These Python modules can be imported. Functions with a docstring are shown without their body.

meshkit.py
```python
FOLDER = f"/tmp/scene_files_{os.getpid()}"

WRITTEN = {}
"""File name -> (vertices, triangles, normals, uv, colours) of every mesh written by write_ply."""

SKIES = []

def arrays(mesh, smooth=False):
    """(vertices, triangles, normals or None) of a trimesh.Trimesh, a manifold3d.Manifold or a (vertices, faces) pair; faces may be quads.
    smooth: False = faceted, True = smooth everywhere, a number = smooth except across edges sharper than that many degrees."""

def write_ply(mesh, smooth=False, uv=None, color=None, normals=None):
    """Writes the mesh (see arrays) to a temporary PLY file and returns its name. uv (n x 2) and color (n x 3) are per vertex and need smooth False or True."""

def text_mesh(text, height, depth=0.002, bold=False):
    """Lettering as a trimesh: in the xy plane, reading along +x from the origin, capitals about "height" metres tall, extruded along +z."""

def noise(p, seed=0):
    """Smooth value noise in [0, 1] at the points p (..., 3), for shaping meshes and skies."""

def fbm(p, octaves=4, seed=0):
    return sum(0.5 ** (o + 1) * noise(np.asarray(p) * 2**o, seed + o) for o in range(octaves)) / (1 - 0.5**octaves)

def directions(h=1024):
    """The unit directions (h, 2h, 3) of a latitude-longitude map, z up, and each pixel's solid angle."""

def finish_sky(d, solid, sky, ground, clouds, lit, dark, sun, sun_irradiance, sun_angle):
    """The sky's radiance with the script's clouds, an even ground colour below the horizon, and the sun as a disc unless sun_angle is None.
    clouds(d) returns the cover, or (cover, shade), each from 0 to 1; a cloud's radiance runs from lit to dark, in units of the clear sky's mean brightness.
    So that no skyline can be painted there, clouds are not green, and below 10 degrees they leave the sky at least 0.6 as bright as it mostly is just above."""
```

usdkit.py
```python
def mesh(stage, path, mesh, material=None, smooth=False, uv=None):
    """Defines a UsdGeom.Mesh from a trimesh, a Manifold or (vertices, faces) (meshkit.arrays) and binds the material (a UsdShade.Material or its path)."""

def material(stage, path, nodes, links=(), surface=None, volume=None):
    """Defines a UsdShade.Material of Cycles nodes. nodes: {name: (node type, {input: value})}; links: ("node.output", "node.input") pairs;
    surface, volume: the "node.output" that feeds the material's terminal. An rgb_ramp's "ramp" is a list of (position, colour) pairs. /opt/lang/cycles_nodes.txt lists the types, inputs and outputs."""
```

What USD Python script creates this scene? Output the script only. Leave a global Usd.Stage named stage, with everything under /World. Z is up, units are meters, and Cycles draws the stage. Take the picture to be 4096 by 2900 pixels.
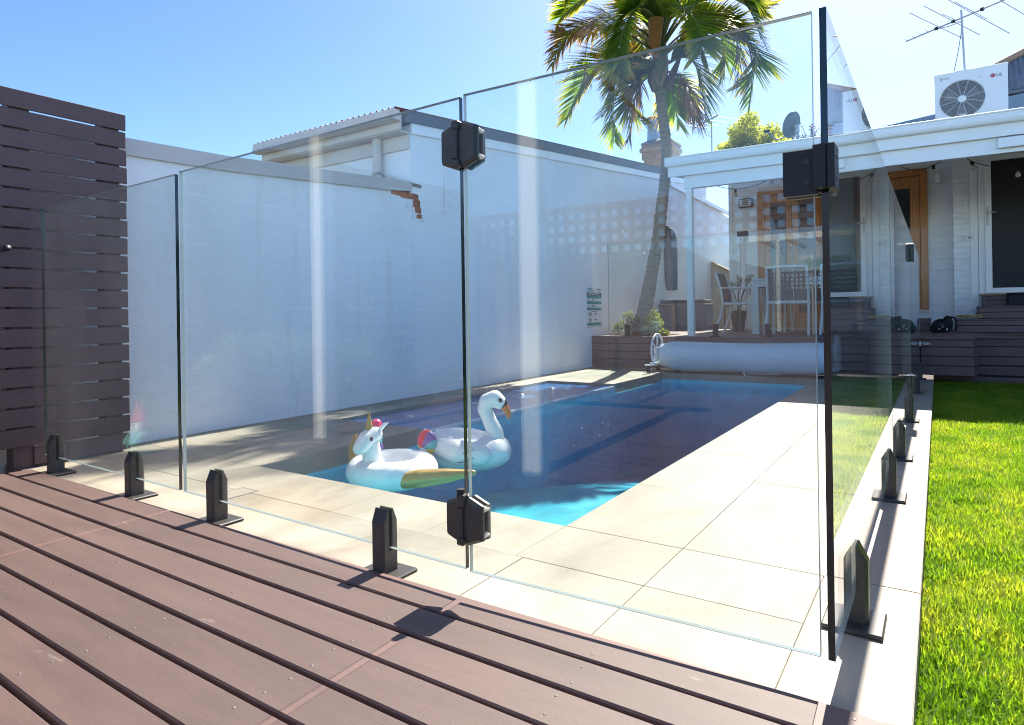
import math, random
import numpy as np, trimesh, manifold3d as m3
import usdkit, meshkit
from pxr import Usd, UsdGeom, UsdLux, UsdShade, Gf, Sdf, Vt

stage = Usd.Stage.CreateInMemory()
UsdGeom.SetStageUpAxis(stage, 'Z'); UsdGeom.SetStageMetersPerUnit(stage, 1.0)
UsdGeom.Xform.Define(stage, '/World'); UsdGeom.Scope.Define(stage, '/World/Looks')
rng = random.Random(7); nrng = np.random.default_rng(7)

# ------------------------------------------------------------------ camera
EXPOSURE = 2.08
YAW, ROLL = math.radians(33.72), math.radians(0.83)
cam = UsdGeom.Camera.Define(stage, '/World/camera')
cam.CreateFocalLengthAttr(36.0 * 1430 / 2294)
cam.CreateHorizontalApertureAttr(36.0)
cam.CreateVerticalApertureAttr(36.0 * 2900 / 4096)
cam.CreateVerticalApertureOffsetAttr(-36.0 * 106 / 2294)
cam.CreateClippingRangeAttr(Gf.Vec2f(0.02, 5000))
cam.CreateExposureAttr(EXPOSURE)
_F = np.array([-math.sin(YAW), math.cos(YAW), 0]); _R0 = np.array([math.cos(YAW), math.sin(YAW), 0]); _U0 = np.array([0, 0, 1.])
_R = math.cos(ROLL) * _R0 - math.sin(ROLL) * _U0
_U = math.sin(ROLL) * _R0 + math.cos(ROLL) * _U0
cam.AddTransformOp().Set(Gf.Matrix4d(*_R, 0, *_U, 0, *(-_F), 0, 0, 0, .724, 1))

# ------------------------------------------------------------------ sky and sun
EL, AZ = math.radians(48.0), math.radians(-1.7)
usdkit.material(stage, '/World/Looks/sky', {
    's': ('sky_texture', {'sky_type': 'single_scattering', 'sun_disc': False, 'sun_elevation': EL, 'sun_rotation': AZ, 'altitude': 20.0, 'air_density': 0.7, 'aerosol_density': 0.62, 'ozone_density': 1.5}),
    'h': ('hsv', {'hue': .502, 'saturation': 1.2, 'value': 1.}), 'b': ('background_shader', {'strength': 0.066})}, [('s.color', 'h.color'), ('h.color', 'b.color')], surface='b.background')
sky = UsdLux.DomeLight.Define(stage, '/World/sky')
UsdShade.MaterialBindingAPI.Apply(sky.GetPrim()).Bind(UsdShade.Material.Get(stage, '/World/Looks/sky'))
sky.GetPrim().SetCustomDataByKey('kind', 'structure')
sun = UsdLux.DistantLight.Define(stage, '/World/sun')
sun.CreateNormalizeAttr(True); sun.CreateIntensityAttr(0.82); sun.CreateAngleAttr(0.53); sun.CreateColorAttr(Gf.Vec3f(1.0, .93, .83))
sun.AddRotateXYZOp().Set(Gf.Vec3f(-(90 - math.degrees(EL)), 0, -math.degrees(AZ)))

# ------------------------------------------------------------------ helpers: prims
_used, _loc = {}, {}
def numbered(parent, name):
    k = (parent, name); n = _used.get(k, 0); _used[k] = n + 1
    return f'{parent}/{name}' if n == 0 else f'{parent}/{name}_{n:03d}'
def tag(p, label=None, cat=None, group=None, kind=None):
    for k, v in (('label', label), ('category', cat), ('group', group), ('kind', kind)):
        if v: p.SetCustomDataByKey(k, v)
    return p
def thing(name, label, cat, loc=(0, 0, 0), rotz=0., group=None, kind=None):
    path = numbered('/World', name)
    x = UsdGeom.Xform.Define(stage, path); x.AddTranslateOp().Set(Gf.Vec3d(*map(float, loc)))
    if rotz: x.AddRotateZOp().Set(float(rotz))
    _loc[path] = np.array(loc, float) if not rotz else np.zeros(3)
    tag(x.GetPrim(), label, cat, group, kind)
    return path
def part(parent, name, mesh, mat, smooth=False, label=None, kind=None, local=False, uv=None):
    """A mesh in world coordinates becomes a child of the thing (or part) at path parent."""
    path = numbered(parent, name)
    root = '/'.join(path.split('/')[:3])
    if not local and root in _loc and np.any(_loc[root]):
        v, f, _ = meshkit.arrays(mesh); mesh = (v - _loc[root], f)
    m = usdkit.mesh(stage, path, mesh, MAT[mat], smooth=smooth, uv=uv)
    tag(m.GetPrim(), label, None, None, kind)
    return path
def struct(name, mesh, mat, smooth=False, kind='structure', label=None, cat=None):
    path = numbered('/World', name)
    m = usdkit.mesh(stage, path, mesh, MAT[mat], smooth=smooth)
    tag(m.GetPrim(), label, cat, None, kind)
    return path
def dup(src, label, loc, rotz=0., group=None, name=None):
    base = name or src.split('/')[-1]
    path = numbered('/World', base)
    x = UsdGeom.Xform.Define(stage, path)
    x.GetPrim().GetReferences().AddInternalReference(src)
    x.GetPrim().SetInstanceable(True)
    x.ClearXformOpOrder(); x.AddTranslateOp(opSuffix='c').Set(Gf.Vec3d(*map(float, loc)))
    x.AddRotateZOp(opSuffix='c').Set(float(rotz))
    c = stage.GetPrimAtPath(src).GetCustomData()
    tag(x.GetPrim(), label, c.get('category'), group or c.get('group'))
    return path

# ------------------------------------------------------------------ helpers: shapes
cat = lambda *ms: trimesh.util.concatenate([m for m in ms if m is not None])
def box(x0, x1, y0, y1, z0, z1, b=0.0):
    x0, x1 = min(x0, x1), max(x0, x1); y0, y1 = min(y0, y1), max(y0, y1); z0, z1 = min(z0, z1), max(z0, z1)
    if b <= 0:
        m = trimesh.creation.box((x1 - x0, y1 - y0, z1 - z0)); m.apply_translation(((x0 + x1) / 2, (y0 + y1) / 2, (z0 + z1) / 2)); return m
    b = min(b, (x1 - x0) * .45, (y1 - y0) * .45, (z1 - z0) * .45)
    P = []
    for sx in (0, 1):
        for sy in (0, 1):
            for sz in (0, 1):
                c = (x1 if sx else x0, y1 if sy else y0, z1 if sz else z0); d = (-b if sx else b, -b if sy else b, -b if sz else b)
                P += [(c[0], c[1] + d[1], c[2] + d[2]), (c[0] + d[0], c[1], c[2] + d[2]), (c[0] + d[0], c[1] + d[1], c[2])]
    return trimesh.convex.convex_hull(np.array(P))
def hull(P): return trimesh.convex.convex_hull(np.array(P, float))
def cyl(p, q, r, n=14, r2=None):
    return tube([p, q], [r, r if r2 is None else r2], n)
def tube(path, r, n=8, cap=True):
    P = np.array(path, float); N = len(P); r = np.full(N, r) if np.ndim(r) == 0 else np.array(r, float)
    T = np.gradient(P, axis=0); T /= np.linalg.norm(T, axis=1, keepdims=True) + 1e-12
    a = np.array([0, 0, 1.]) if abs(T[0][2]) < .9 else np.array([1., 0, 0])
    u = np.cross(T[0], a); u /= np.linalg.norm(u); V = []
    th = np.arange(n) * 2 * np.pi / n
    for i in range(N):
        u = u - T[i] * (u @ T[i]); u /= np.linalg.norm(u) + 1e-12; w = np.cross(T[i], u)
        V.append(P[i] + r[i] * (np.cos(th)[:, None] * u + np.sin(th)[:, None] * w))
    V = np.vstack(V); F = []
    for i in range(N - 1):
        for j in range(n):
            a0, b0 = i * n + j, i * n + (j + 1) % n
            F += [(a0, b0, b0 + n), (a0, b0 + n, a0 + n)]
    if cap:
        V = np.vstack([V, P[0], P[-1]])
        for j in range(n):
            F += [(len(V) - 2, (j + 1) % n, j), (len(V) - 1, (N - 1) * n + j, (N - 1) * n + (j + 1) % n)]
    return trimesh.Trimesh(V, np.array(F), process=False)
def lathe(prof, n=24, c=(0, 0, 0)):
    V, F = [], []
    for r, z in prof:
        for j in range(n):
            t = 2 * math.pi * j / n; V.append((c[0] + r * math.cos(t), c[1] + r * math.sin(t), c[2] + z))
    for i in range(len(prof) - 1):
        for j in range(n):
            a, b = i * n + j, i * n + (j + 1) % n; F += [(a, b, b + n), (a, b + n, a + n)]
    return trimesh.Trimesh(np.array(V), np.array(F), process=False)
def quad(P): return trimesh.Trimesh(np.array(P, float), np.array([(0, 1, 2), (0, 2, 3)]), process=False)
def xform(m, rz=0, t=(0, 0, 0), rx=0, ry=0, s=1.0):
    m = m.copy(); R = trimesh.transformations.euler_matrix(rx, ry, rz, 'sxyz')
    m.apply_scale(s); m.apply_transform(R); m.apply_translation(t); return m
def sph(c, r, n=20): return m3.Manifold.sphere(r, n).translate(tuple(map(float, c)))
def esph(c, r, n=28, rz=0): return m3.Manifold.sphere(1, n).scale(tuple(map(float, r))).rotate((0, 0, rz)).translate(tuple(map(float, c)))
def bones(ch, n=20):
    out = []
    for (a, ra), (b, rb) in zip(ch[:-1], ch[1:]): out.append(m3.Manifold.batch_hull([sph(a, ra, n), sph(b, rb, n)]))
    return out
def melt(ms, e=.01, it=8):
    m = m3.Manifold.batch_boolean(ms, m3.OpType.Add).refine_to_length(e)
    v, f, _ = meshkit.arrays(m); t = trimesh.Trimesh(v, f, process=True)
    trimesh.smoothing.filter_taubin(t, .5, .53, it); return t
def leaves(centers, r, n, size, seed, flat=.6, aspect=.4):
    g = np.random.default_rng(seed); V, F = [], []
    C = np.asarray(centers, float).reshape(-1, 3)
    r = np.broadcast_to(np.asarray(r, float), (len(C), 3)) if np.ndim(r) else np.full((len(C), 3), r)
    for c, rr in zip(C, r):
        d = g.normal(size=(n, 3)); d /= np.linalg.norm(d, axis=1, keepdims=True)
        p = c + d * rr * (g.random((n, 1)) ** .45)
        a = d * .8 + g.normal(size=(n, 3)) * .8; a /= np.linalg.norm(a, axis=1, keepdims=True)
        b = np.cross(a, g.normal(size=(n, 3))); b /= np.linalg.norm(b, axis=1, keepdims=True) + 1e-9
        s = size * (.6 + .8 * g.random((n, 1))); k = len(V)
        q = np.stack([p - a * s * .5, p + b * s * aspect * .5, p + a * s * .5, p - b * s * aspect * .5], 1).reshape(-1, 3)
        F.append(np.arange(n)[:, None] * 4 + np.array([[0, 1, 2, 0, 2, 3]]) + sum(len(x) for x in V)); V.append(q)
    return trimesh.Trimesh(np.vstack(V), np.vstack(F).reshape(-1, 3), process=False)

# ------------------------------------------------------------------ materials
MAT = {}
def mat(name, nodes, links, surface, volume=None):
    MAT[name] = usdkit.material(stage, '/World/Looks/' + name, nodes, links, surface=surface, volume=volume)
def pm(name, col, rough=.5, var=.12, scale=6., stretch=(1, 1, 1), bump=0., bscale=60., metal=0., spec=.5, rnd=0., coat=0., detail=4., marks=None, sheen=0., trans=None):
    c = np.array(col, float)
    N = {'tc': ('texture_coordinate', {}), 'mp': ('mapping', {'scale': stretch}), 'n': ('noise_texture', {'scale': scale, 'detail': detail, 'roughness': .6}),
         'r': ('rgb_ramp', {'ramp': [(.25, tuple(c * (1 - var))), (.75, tuple(np.minimum(c * (1 + var), .97)))]}),
         'p': ('principled_bsdf', {'roughness': rough, 'metallic': metal, 'specular_ior_level': spec, 'coat_weight': coat, 'sheen_weight': sheen})}
    L = [('tc.object', 'mp.vector'), ('mp.vector', 'n.vector'), ('n.fac', 'r.fac')]
    out = 'r.color'
    if marks:   # scuffs or stains with a shape of their own: (colour, scale, threshold, strength, stretch)
        mc, ms, mt, mk, mst = marks
        N.update({'mm': ('mapping', {'scale': mst}), 'mn': ('noise_texture', {'scale': ms, 'detail': 5., 'roughness': .7}), 'mr': ('map_range', {'from_min': mt, 'from_max': mt + .09, 'to_min': 0., 'to_max': mk, 'clamp': True}), 'mx': ('mix', {'color2': mc})})
        L += [('tc.object', 'mm.vector'), ('mm.vector', 'mn.vector'), ('mn.fac', 'mr.value'), ('mr.result', 'mx.fac'), (out, 'mx.color1')]; out = 'mx.color'
    if rnd:
        N.update({'oi': ('object_info', {}), 'om': ('map_range', {'from_min': 0., 'from_max': 1., 'to_min': 1 - rnd, 'to_max': 1 + rnd}), 'oc': ('combine_color', {}), 'ox': ('mix', {'mix_type': 'multiply', 'fac': 1.})})
        L += [('oi.random', 'om.value')] + [('om.result', f'oc.{k}') for k in 'rgb'] + [('oc.color', 'ox.color2'), (out, 'ox.color1')]; out = 'ox.color'
    L.append((out, 'p.base_color'))
    if bump:
        N.update({'bn': ('noise_texture', {'scale': bscale, 'detail': 5., 'roughness': .65}), 'b': ('bump', {'strength': 1.0, 'distance': bump})})
        L += [('mp.vector', 'bn.vector'), ('bn.fac', 'b.height'), ('b.normal', 'p.normal')]
    if trans:
        N.update({'t': ('translucent_bsdf', {}), 'tm': ('mix', {'mix_type': 'multiply', 'fac': 1., 'color2': trans[1]}), 'ms': ('mix_closure', {'fac': trans[0]})})
        L += [(out, 'tm.color1'), ('tm.color', 't.color'), ('p.BSDF', 'ms.closure1'), ('t.BSDF', 'ms.closure2')]
        mat(name, N, L, 'ms.closure'); return
    mat(name, N, L, 'p.BSDF')

DECK = (.128, .074, .064)
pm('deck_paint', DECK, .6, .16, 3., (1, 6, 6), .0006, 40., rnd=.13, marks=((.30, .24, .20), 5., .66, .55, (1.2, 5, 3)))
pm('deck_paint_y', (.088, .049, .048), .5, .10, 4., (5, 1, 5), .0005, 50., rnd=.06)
pm('deck_paint_x_lifted', (.165, .096, .092), .5, .10, 4., (1, 5, 5), .0005, 50., rnd=.06)  # same paint as the deck, lightened to lift boards standing in shade
pm('screw_steel', (.16, .14, .125), .5, .3, 30., metal=.5)
pm('screw_dark', (.03, .022, .022), .5)
pm('soil', (.07, .05, .03), .95, .4, 14., bump=.02, bscale=30.)
pm('black_metal', (.040, .037, .033), .42, .2, 40., bump=.0001, bscale=700., spec=.5)
pm('black_matte', (.011, .011, .013), .55, .2, 10.)
pm('rubber', (.02, .02, .02), .7)
pm('white_paint', (.83, .82, .81), .45, .04, 3.)
pm('white_trim', (.86, .86, .85), .4, .03, 3.)
pm('weatherboard', (.86, .86, .86), .45, .04, 2., (1, 1, 3), rnd=.03)
pm('painted_brick', (.85, .85, .85), .5, .05, 6., bump=.003, bscale=25., rnd=.03)
pm('render_wall', (.80, .80, .80), .75, .07, 1.3, bump=.006, bscale=18., marks=((.66, .65, .62), 1.6, .57, .5, (1, 3.5, .35)))
pm('render_wall_b', (.82, .82, .82), .75, .06, 1.3, bump=.004, bscale=22.)
pm('capping', (.50, .46, .43), .5, .06, 2.)
pm('roof_dark', (.10, .11, .12), .5, .15, 5., marks=((.28, .28, .28), 8., .68, .5, (1, 1, 1)))
pm('gutter_cream', (.62, .55, .47), .45, .08, 4., marks=((.35, .28, .22), 6., .66, .5, (1, 1, 1)))
pm('roof_red', (.16, .055, .045), .6, .2, 5.)
pm('roof_blue', (.16, .22, .28), .35, .1, 3., metal=.3)
pm('galv', (.42, .45, .48), .35, .15, 6., metal=.7)
pm('galv_dark', (.14, .17, .20), .4, .2, 6., metal=.4, marks=((.30, .16, .12), 5., .6, .6, (1, 1, 1)))
pm('alu', (.50, .48, .49), .4, .1, 20., metal=.6)
pm('brick_orange', (.40, .13, .055), .9, .3, 25., bump=.004, bscale=60., rnd=.2)
pm('mortar', (.42, .38, .33), .9, .15, 30., bump=.004, bscale=60.)
pm('brick_chimney', (.40, .26, .17), .9, .25, 18., bump=.004, bscale=60., rnd=.15)
pm('cement', (.25, .22, .19), .9, .3, 10., bump=.01, bscale=25.)
pm('timber', (.50, .20, .045), .35, .25, 5., (8, 8, .7), coat=.3)
pm('timber_pale', (.50, .30, .14), .45, .2, 6., (8, 8, .7))
pm('dark_room_glass', (.012, .016, .018), .03, .1, 2., spec=.8)  # opaque; the dark colour stands in for the unlit room behind
pm('fly_screen', (.010, .010, .012), .6, .2, 200.)
pm('cream_fence', (.52, .42, .28), .7, .08, 4.)
pm('cushion', (.05, .058, .055), .9, .2, 30., bump=.002, bscale=150.)
pm('canvas_dark', (.025, .028, .035), .6, .2, 10., bump=.002, bscale=200.)
pm('sling', (.13, .14, .145), .8, .15, 100., bump=.0004, bscale=900.)
pm('furniture_white', (.70, .71, .71), .4, .04, 8.)
pm('pot_dark', (.035, .033, .034), .45, .15, 10.)
pm('terracotta', (.55, .40, .30), .8, .15, 10.)
pm('vinyl_white', (.80, .80, .79), .32, .03, 6., coat=.25)
pm('vinyl_gold', (.48, .31, .10), .3, .15, 10., metal=.35)
pm('vinyl_orange', (.62, .17, .025), .35, .05, 6.)
pm('vinyl_black', (.012, .012, .012), .35)
for k, c in dict(pink=(.72, .05, .16), yellow=(.75, .52, .04), teal=(.05, .40, .42), purple=(.14, .08, .32), red=(.65, .05, .06)).items(): pm('vinyl_' + k, c, .35, .05, 6.)
pm('cover_vinyl', (.62, .67, .72), .42, .05, 2.5, bump=.010, bscale=5.)
pm('sign_white', (.75, .76, .76), .4, .02)
pm('sign_teal', (.0, .26, .26), .4, .03)
pm('sign_navy', (.02, .045, .06), .4, .03)
pm('logo_red', (.42, .03, .07), .4, .03)
pm('logo_grey', (.10, .10, .12), .4, .03)
pm('logo_green', (.03, .16, .10), .4, .03)
pm('bulb_glass', (.55, .50, .44), .1, .1, 4., spec=.8)
pm('bark', (.30, .25, .19), .9, .3, 7., (1, 1, 9), .012, 9., marks=((.14, .11, .08), 6., .55, .7, (1, 1, 12)))
pm('bark_tree', (.16, .12, .09), .9, .3, 7.)
pm('crownshaft', (.16, .18, .06), .5, .25, 5., (5, 5, .8))
pm('husk', (.36, .26, .17), .8, .25, 7., (6, 6, 1))
pm('spathe', (.38, .17, .035), .7, .3, 8., (6, 6, 1))
pm('leaf_tree', (.36, .37, .07), .5, .3, 3., trans=(.5, (2.0, 2.0, .9)))
pm('leaf_bare', (.16, .08, .06), .7, .3, 3., trans=(.3, (1.3, 1.2, 1.)))
pm('leaf_hedge', (.20, .27, .11), .5, .35, 6., trans=(.4, (1.6, 1.7, 1.)))
pm('leaf_lime', (.22, .24, .03), .5, .3, 9., trans=(.45, (1.8, 1.8, .8)))
pm('leaf_grey', (.33, .38, .30), .6, .2, 9., trans=(.25, (1.2, 1.3, 1.1)))
pm('leaf_olive', (.17, .19, .08), .6, .3, 9., trans=(.4, (1.6, 1.6, 1.)))
pm('leaf_redg', (.22, .13, .05), .6, .4, 9., trans=(.4, (1.6, 1.5, 1.)))
pm('skin', (.62, .40, .30), .6, .05, 9.)
pm('hat_red', (.50, .05, .04), .6, .1, 9.)
pm('beard_white', (.75, .73, .70), .7, .06, 30.)
pm('shirt_teal', (.16, .40, .36), .6, .1, 9.)
pm('rope', (.48, .36, .15), .8, .2, 60.)
pm('black_cloth', (.008, .009, .011), .75, .3, 30., bump=.002, bscale=120.)

# travertine: cream stone with pink and grey clouds, streaks, and small pits
def travertine(name, a, b, c_, rnd=.10):
    mat(name, {'tc': ('texture_coordinate', {}), 'g': ('geometry', {}),
        'm1': ('mapping', {'scale': (1.1, .55, 1)}), 'n1': ('noise_texture', {'scale': 2.2, 'detail': 6., 'roughness': .62, 'distortion': .6}),
        'r1': ('rgb_ramp', {'ramp': [(.30, a), (.50, b), (.72, c_)]}),
        'm2': ('mapping', {'scale': (3, 14, 1)}), 'n2': ('noise_texture', {'scale': 3.0, 'detail': 5., 'roughness': .7, 'distortion': 1.2}),
        'r2': ('map_range', {'from_min': .60, 'from_max': .75, 'to_min': 0., 'to_max': .40, 'clamp': True}), 'x2': ('mix', {'color2': (.40, .27, .16)}),
        'n3': ('noise_texture', {'scale': 55., 'detail': 3., 'roughness': .6}), 'r3': ('map_range', {'from_min': .665, 'from_max': .72, 'to_min': 0., 'to_max': .65, 'clamp': True}), 'x3': ('mix', {'color2': (.24, .16, .10)}),
        'n4': ('noise_texture', {'scale': 1.1, 'detail': 3.}), 'r4': ('map_range', {'from_min': .58, 'from_max': .74, 'to_min': 0., 'to_max': .35, 'clamp': True}), 'x4': ('mix', {'color2': (.42, .25, .13)}),
        'oi': ('object_info', {}), 'om': ('map_range', {'to_min': 1 - rnd, 'to_max': 1 + rnd}), 'oc': ('combine_color', {}), 'ox': ('mix', {'mix_type': 'multiply', 'fac': 1.}),
        'b': ('bump', {'strength': .6, 'distance': .0015, 'invert': True}), 'b2': ('bump', {'strength': .35, 'distance': .002}),
        'p': ('principled_bsdf', {'roughness': .62})},
        [('g.position', 'm1.vector'), ('m1.vector', 'n1.vector'), ('n1.fac', 'r1.fac'), ('g.position', 'm2.vector'), ('m2.vector', 'n2.vector'), ('n2.fac', 'r2.value'), ('r2.result', 'x2.fac'), ('r1.color', 'x2.color1'),
         ('g.position', 'n3.vector'), ('n3.fac', 'r3.value'), ('r3.result', 'x3.fac'), ('x2.color', 'x3.color1'), ('g.position', 'n4.vector'), ('n4.fac', 'r4.value'), ('r4.result', 'x4.fac'), ('x3.color', 'x4.color1'),
         ('oi.random', 'om.value'), ('om.result', 'oc.r'), ('om.result', 'oc.g'), ('om.result', 'oc.b'), ('x4.color', 'ox.color1'), ('oc.color', 'ox.color2'), ('ox.color', 'p.base_color'),
         ('r3.result', 'b.height'), ('n1.fac', 'b2.height'), ('b.normal', 'b2.normal'), ('b2.normal', 'p.normal')], 'p.BSDF')
travertine('travertine', (.17, .145, .108), (.265, .232, .18), (.345, .312, .255))
travertine('travertine_pink', (.235, .17, .125), (.30, .237, .183), (.35, .308, .25))
travertine('travertine_edge', (.22, .19, .15), (.28, .25, .20), (.34, .30, .25))

# clear pane: each face reflects by Schlick's law (so that both faces of the slab act alike) and passes the rest, slightly green
def pane(name, tint):   # plus a thin film of dust, smears and dried water spots
    mat(name, {'lw': ('layer_weight', {'blend': .5}), 'pw': ('math', {'math_type': 'power', 'value2': 5.}), 'mu': ('math', {'math_type': 'multiply_add', 'value2': .955, 'value3': .042}),
        'tr': ('transparent_bsdf', {'color': tint}), 'gl': ('glossy_bsdf', {'color': (1, 1, 1), 'roughness': .0}), 'mx': ('mix_closure', {}),
        'g': ('geometry', {}), 'vo': ('voronoi_texture', {'scale': 42., 'randomness': 1.}), 'vr': ('map_range', {'from_min': .11, 'from_max': .03, 'to_min': 0., 'to_max': .32, 'clamp': True}),
        'sn': ('noise_texture', {'scale': 5., 'detail': 4., 'roughness': .7}), 'sr': ('map_range', {'from_min': .54, 'from_max': .72, 'to_min': 0., 'to_max': 1., 'clamp': True}), 'sp': ('math', {'math_type': 'multiply'}),
        'mp': ('mapping', {'scale': (2.2, 2.2, .7)}), 'fn': ('noise_texture', {'scale': 2.4, 'detail': 5., 'roughness': .65}), 'fr': ('map_range', {'from_min': .35, 'from_max': .75, 'to_min': .003, 'to_max': .013, 'clamp': True}), 'ds': ('math', {'math_type': 'add'}),
        'du': ('diffuse_bsdf', {'color': (.8, .8, .8)}), 'dt': ('translucent_bsdf', {'color': (.8, .8, .8)}), 'dm': ('mix_closure', {'fac': .5}), 'out': ('mix_closure', {})},
        [('lw.facing', 'pw.value1'), ('pw.value', 'mu.value1'), ('mu.value', 'mx.fac'), ('tr.BSDF', 'mx.closure1'), ('gl.BSDF', 'mx.closure2'),
         ('g.position', 'vo.vector'), ('vo.distance', 'vr.value'), ('g.position', 'sn.vector'), ('sn.fac', 'sr.value'), ('vr.result', 'sp.value1'), ('sr.result', 'sp.value2'),
         ('g.position', 'mp.vector'), ('mp.vector', 'fn.vector'), ('fn.fac', 'fr.value'), ('fr.result', 'ds.value1'), ('sp.value', 'ds.value2'), ('ds.value', 'out.fac'),
         ('du.BSDF', 'dm.closure1'), ('dt.BSDF', 'dm.closure2'), ('mx.closure', 'out.closure1'), ('dm.closure', 'out.closure2')], 'out.closure')
pane('pane_glass', (.925, .965, .955))
mat('glass_edge_dark', {'p': ('principled_bsdf', {'base_color': (.006, .014, .013), 'roughness': .12, 'specular_ior_level': .7})}, [], 'p.BSDF')  # dark and bright copies of one glass edge imitate light inside the pane
mat('glass_edge_lit', {'p': ('principled_bsdf', {'base_color': (.42, .50, .48), 'roughness': .15, 'specular_ior_level': .8})}, [], 'p.BSDF')  # bright copy, imitating an edge seen lit through its own glass
mat('glass_edge_top', {'p': ('principled_bsdf', {'base_color': (.22, .25, .25), 'roughness': .12, 'specular_ior_level': .9})}, [], 'p.BSDF')
# water: mirror by Schlick, clear otherwise; the blue comes from absorption in the body of water and the tiled shell
mat('water', {'g': ('geometry', {}), 'm1': ('mapping', {'rotation': (0, 0, .5), 'scale': (1, 1.7, 1)}), 'n1': ('noise_texture', {'scale': 6.5, 'detail': 3., 'roughness': .5, 'distortion': .5}), 'b': ('bump', {'strength': .5, 'distance': .045}),
    'lw': ('layer_weight', {'blend': .5}), 'pw': ('math', {'math_type': 'power', 'value2': 5.}), 'mu': ('math', {'math_type': 'multiply_add', 'value2': .12, 'value3': .012}),
    'tr': ('transparent_bsdf', {'color': (.97, .99, 1.)}), 'gl': ('glossy_bsdf', {'color': (1, 1, 1), 'roughness': .04}), 'mx': ('mix_closure', {}),
    'ab': ('absorption_volume', {'color': (.03, .76, .86), 'density': .9})},
    [('g.position', 'm1.vector'), ('m1.vector', 'n1.vector'), ('n1.fac', 'b.height'), ('b.normal', 'lw.normal'), ('b.normal', 'gl.normal'), ('lw.facing', 'pw.value1'), ('pw.value', 'mu.value1'), ('mu.value', 'mx.fac'), ('tr.BSDF', 'mx.closure1'), ('gl.BSDF', 'mx.closure2')], 'mx.closure', volume='ab.volume')
def mosaic(name, c1, c2, rough, size, mort=(.05, .07, .12), wob=.0):
    mat(name, {'g': ('geometry', {}), 'm': ('mapping', {'rotation': (0, 0, 0)}), 'bt': ('brick_texture', {'offset': 0., 'scale': 1.0, 'brick_width': size, 'row_height': size, 'mortar_size': size * .07, 'mortar_smooth': .3, 'color1': c1, 'color2': c2, 'mortar': mort}),
        'b': ('bump', {'strength': .8, 'distance': .004, 'invert': True}), 'n': ('noise_texture', {'scale': 22., 'detail': 2.}), 'b2': ('bump', {'strength': wob, 'distance': .02}), 'p': ('principled_bsdf', {'roughness': rough, 'coat_weight': .25, 'coat_roughness': .12})},
        [('g.position', 'm.vector'), ('m.vector', 'bt.vector'), ('bt.color', 'p.base_color'), ('bt.fac', 'b.height'), ('g.position', 'n.vector'), ('n.fac', 'b2.height'), ('b.normal', 'b2.normal'), ('b2.normal', 'p.normal'), ('b2.normal', 'p.coat_normal')], 'p.BSDF')
mosaic('mosaic_ledge', (.008, .10, .33), (.015, .17, .44), .22, .024, wob=.35)
pm('pool_tile_lifted', (.02, .55, .68), .4, .2, 9.)  # wall colour raised above the floor colours to offset its shade
pm('pool_step', (.012, .29, .36), .5, .3, 6.)
pm('pool_floor', (.03, .40, .50), .5, .12, 5.)
pm('lip_tile', (.45, .55, .62), .25, .2, 40.)
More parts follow.
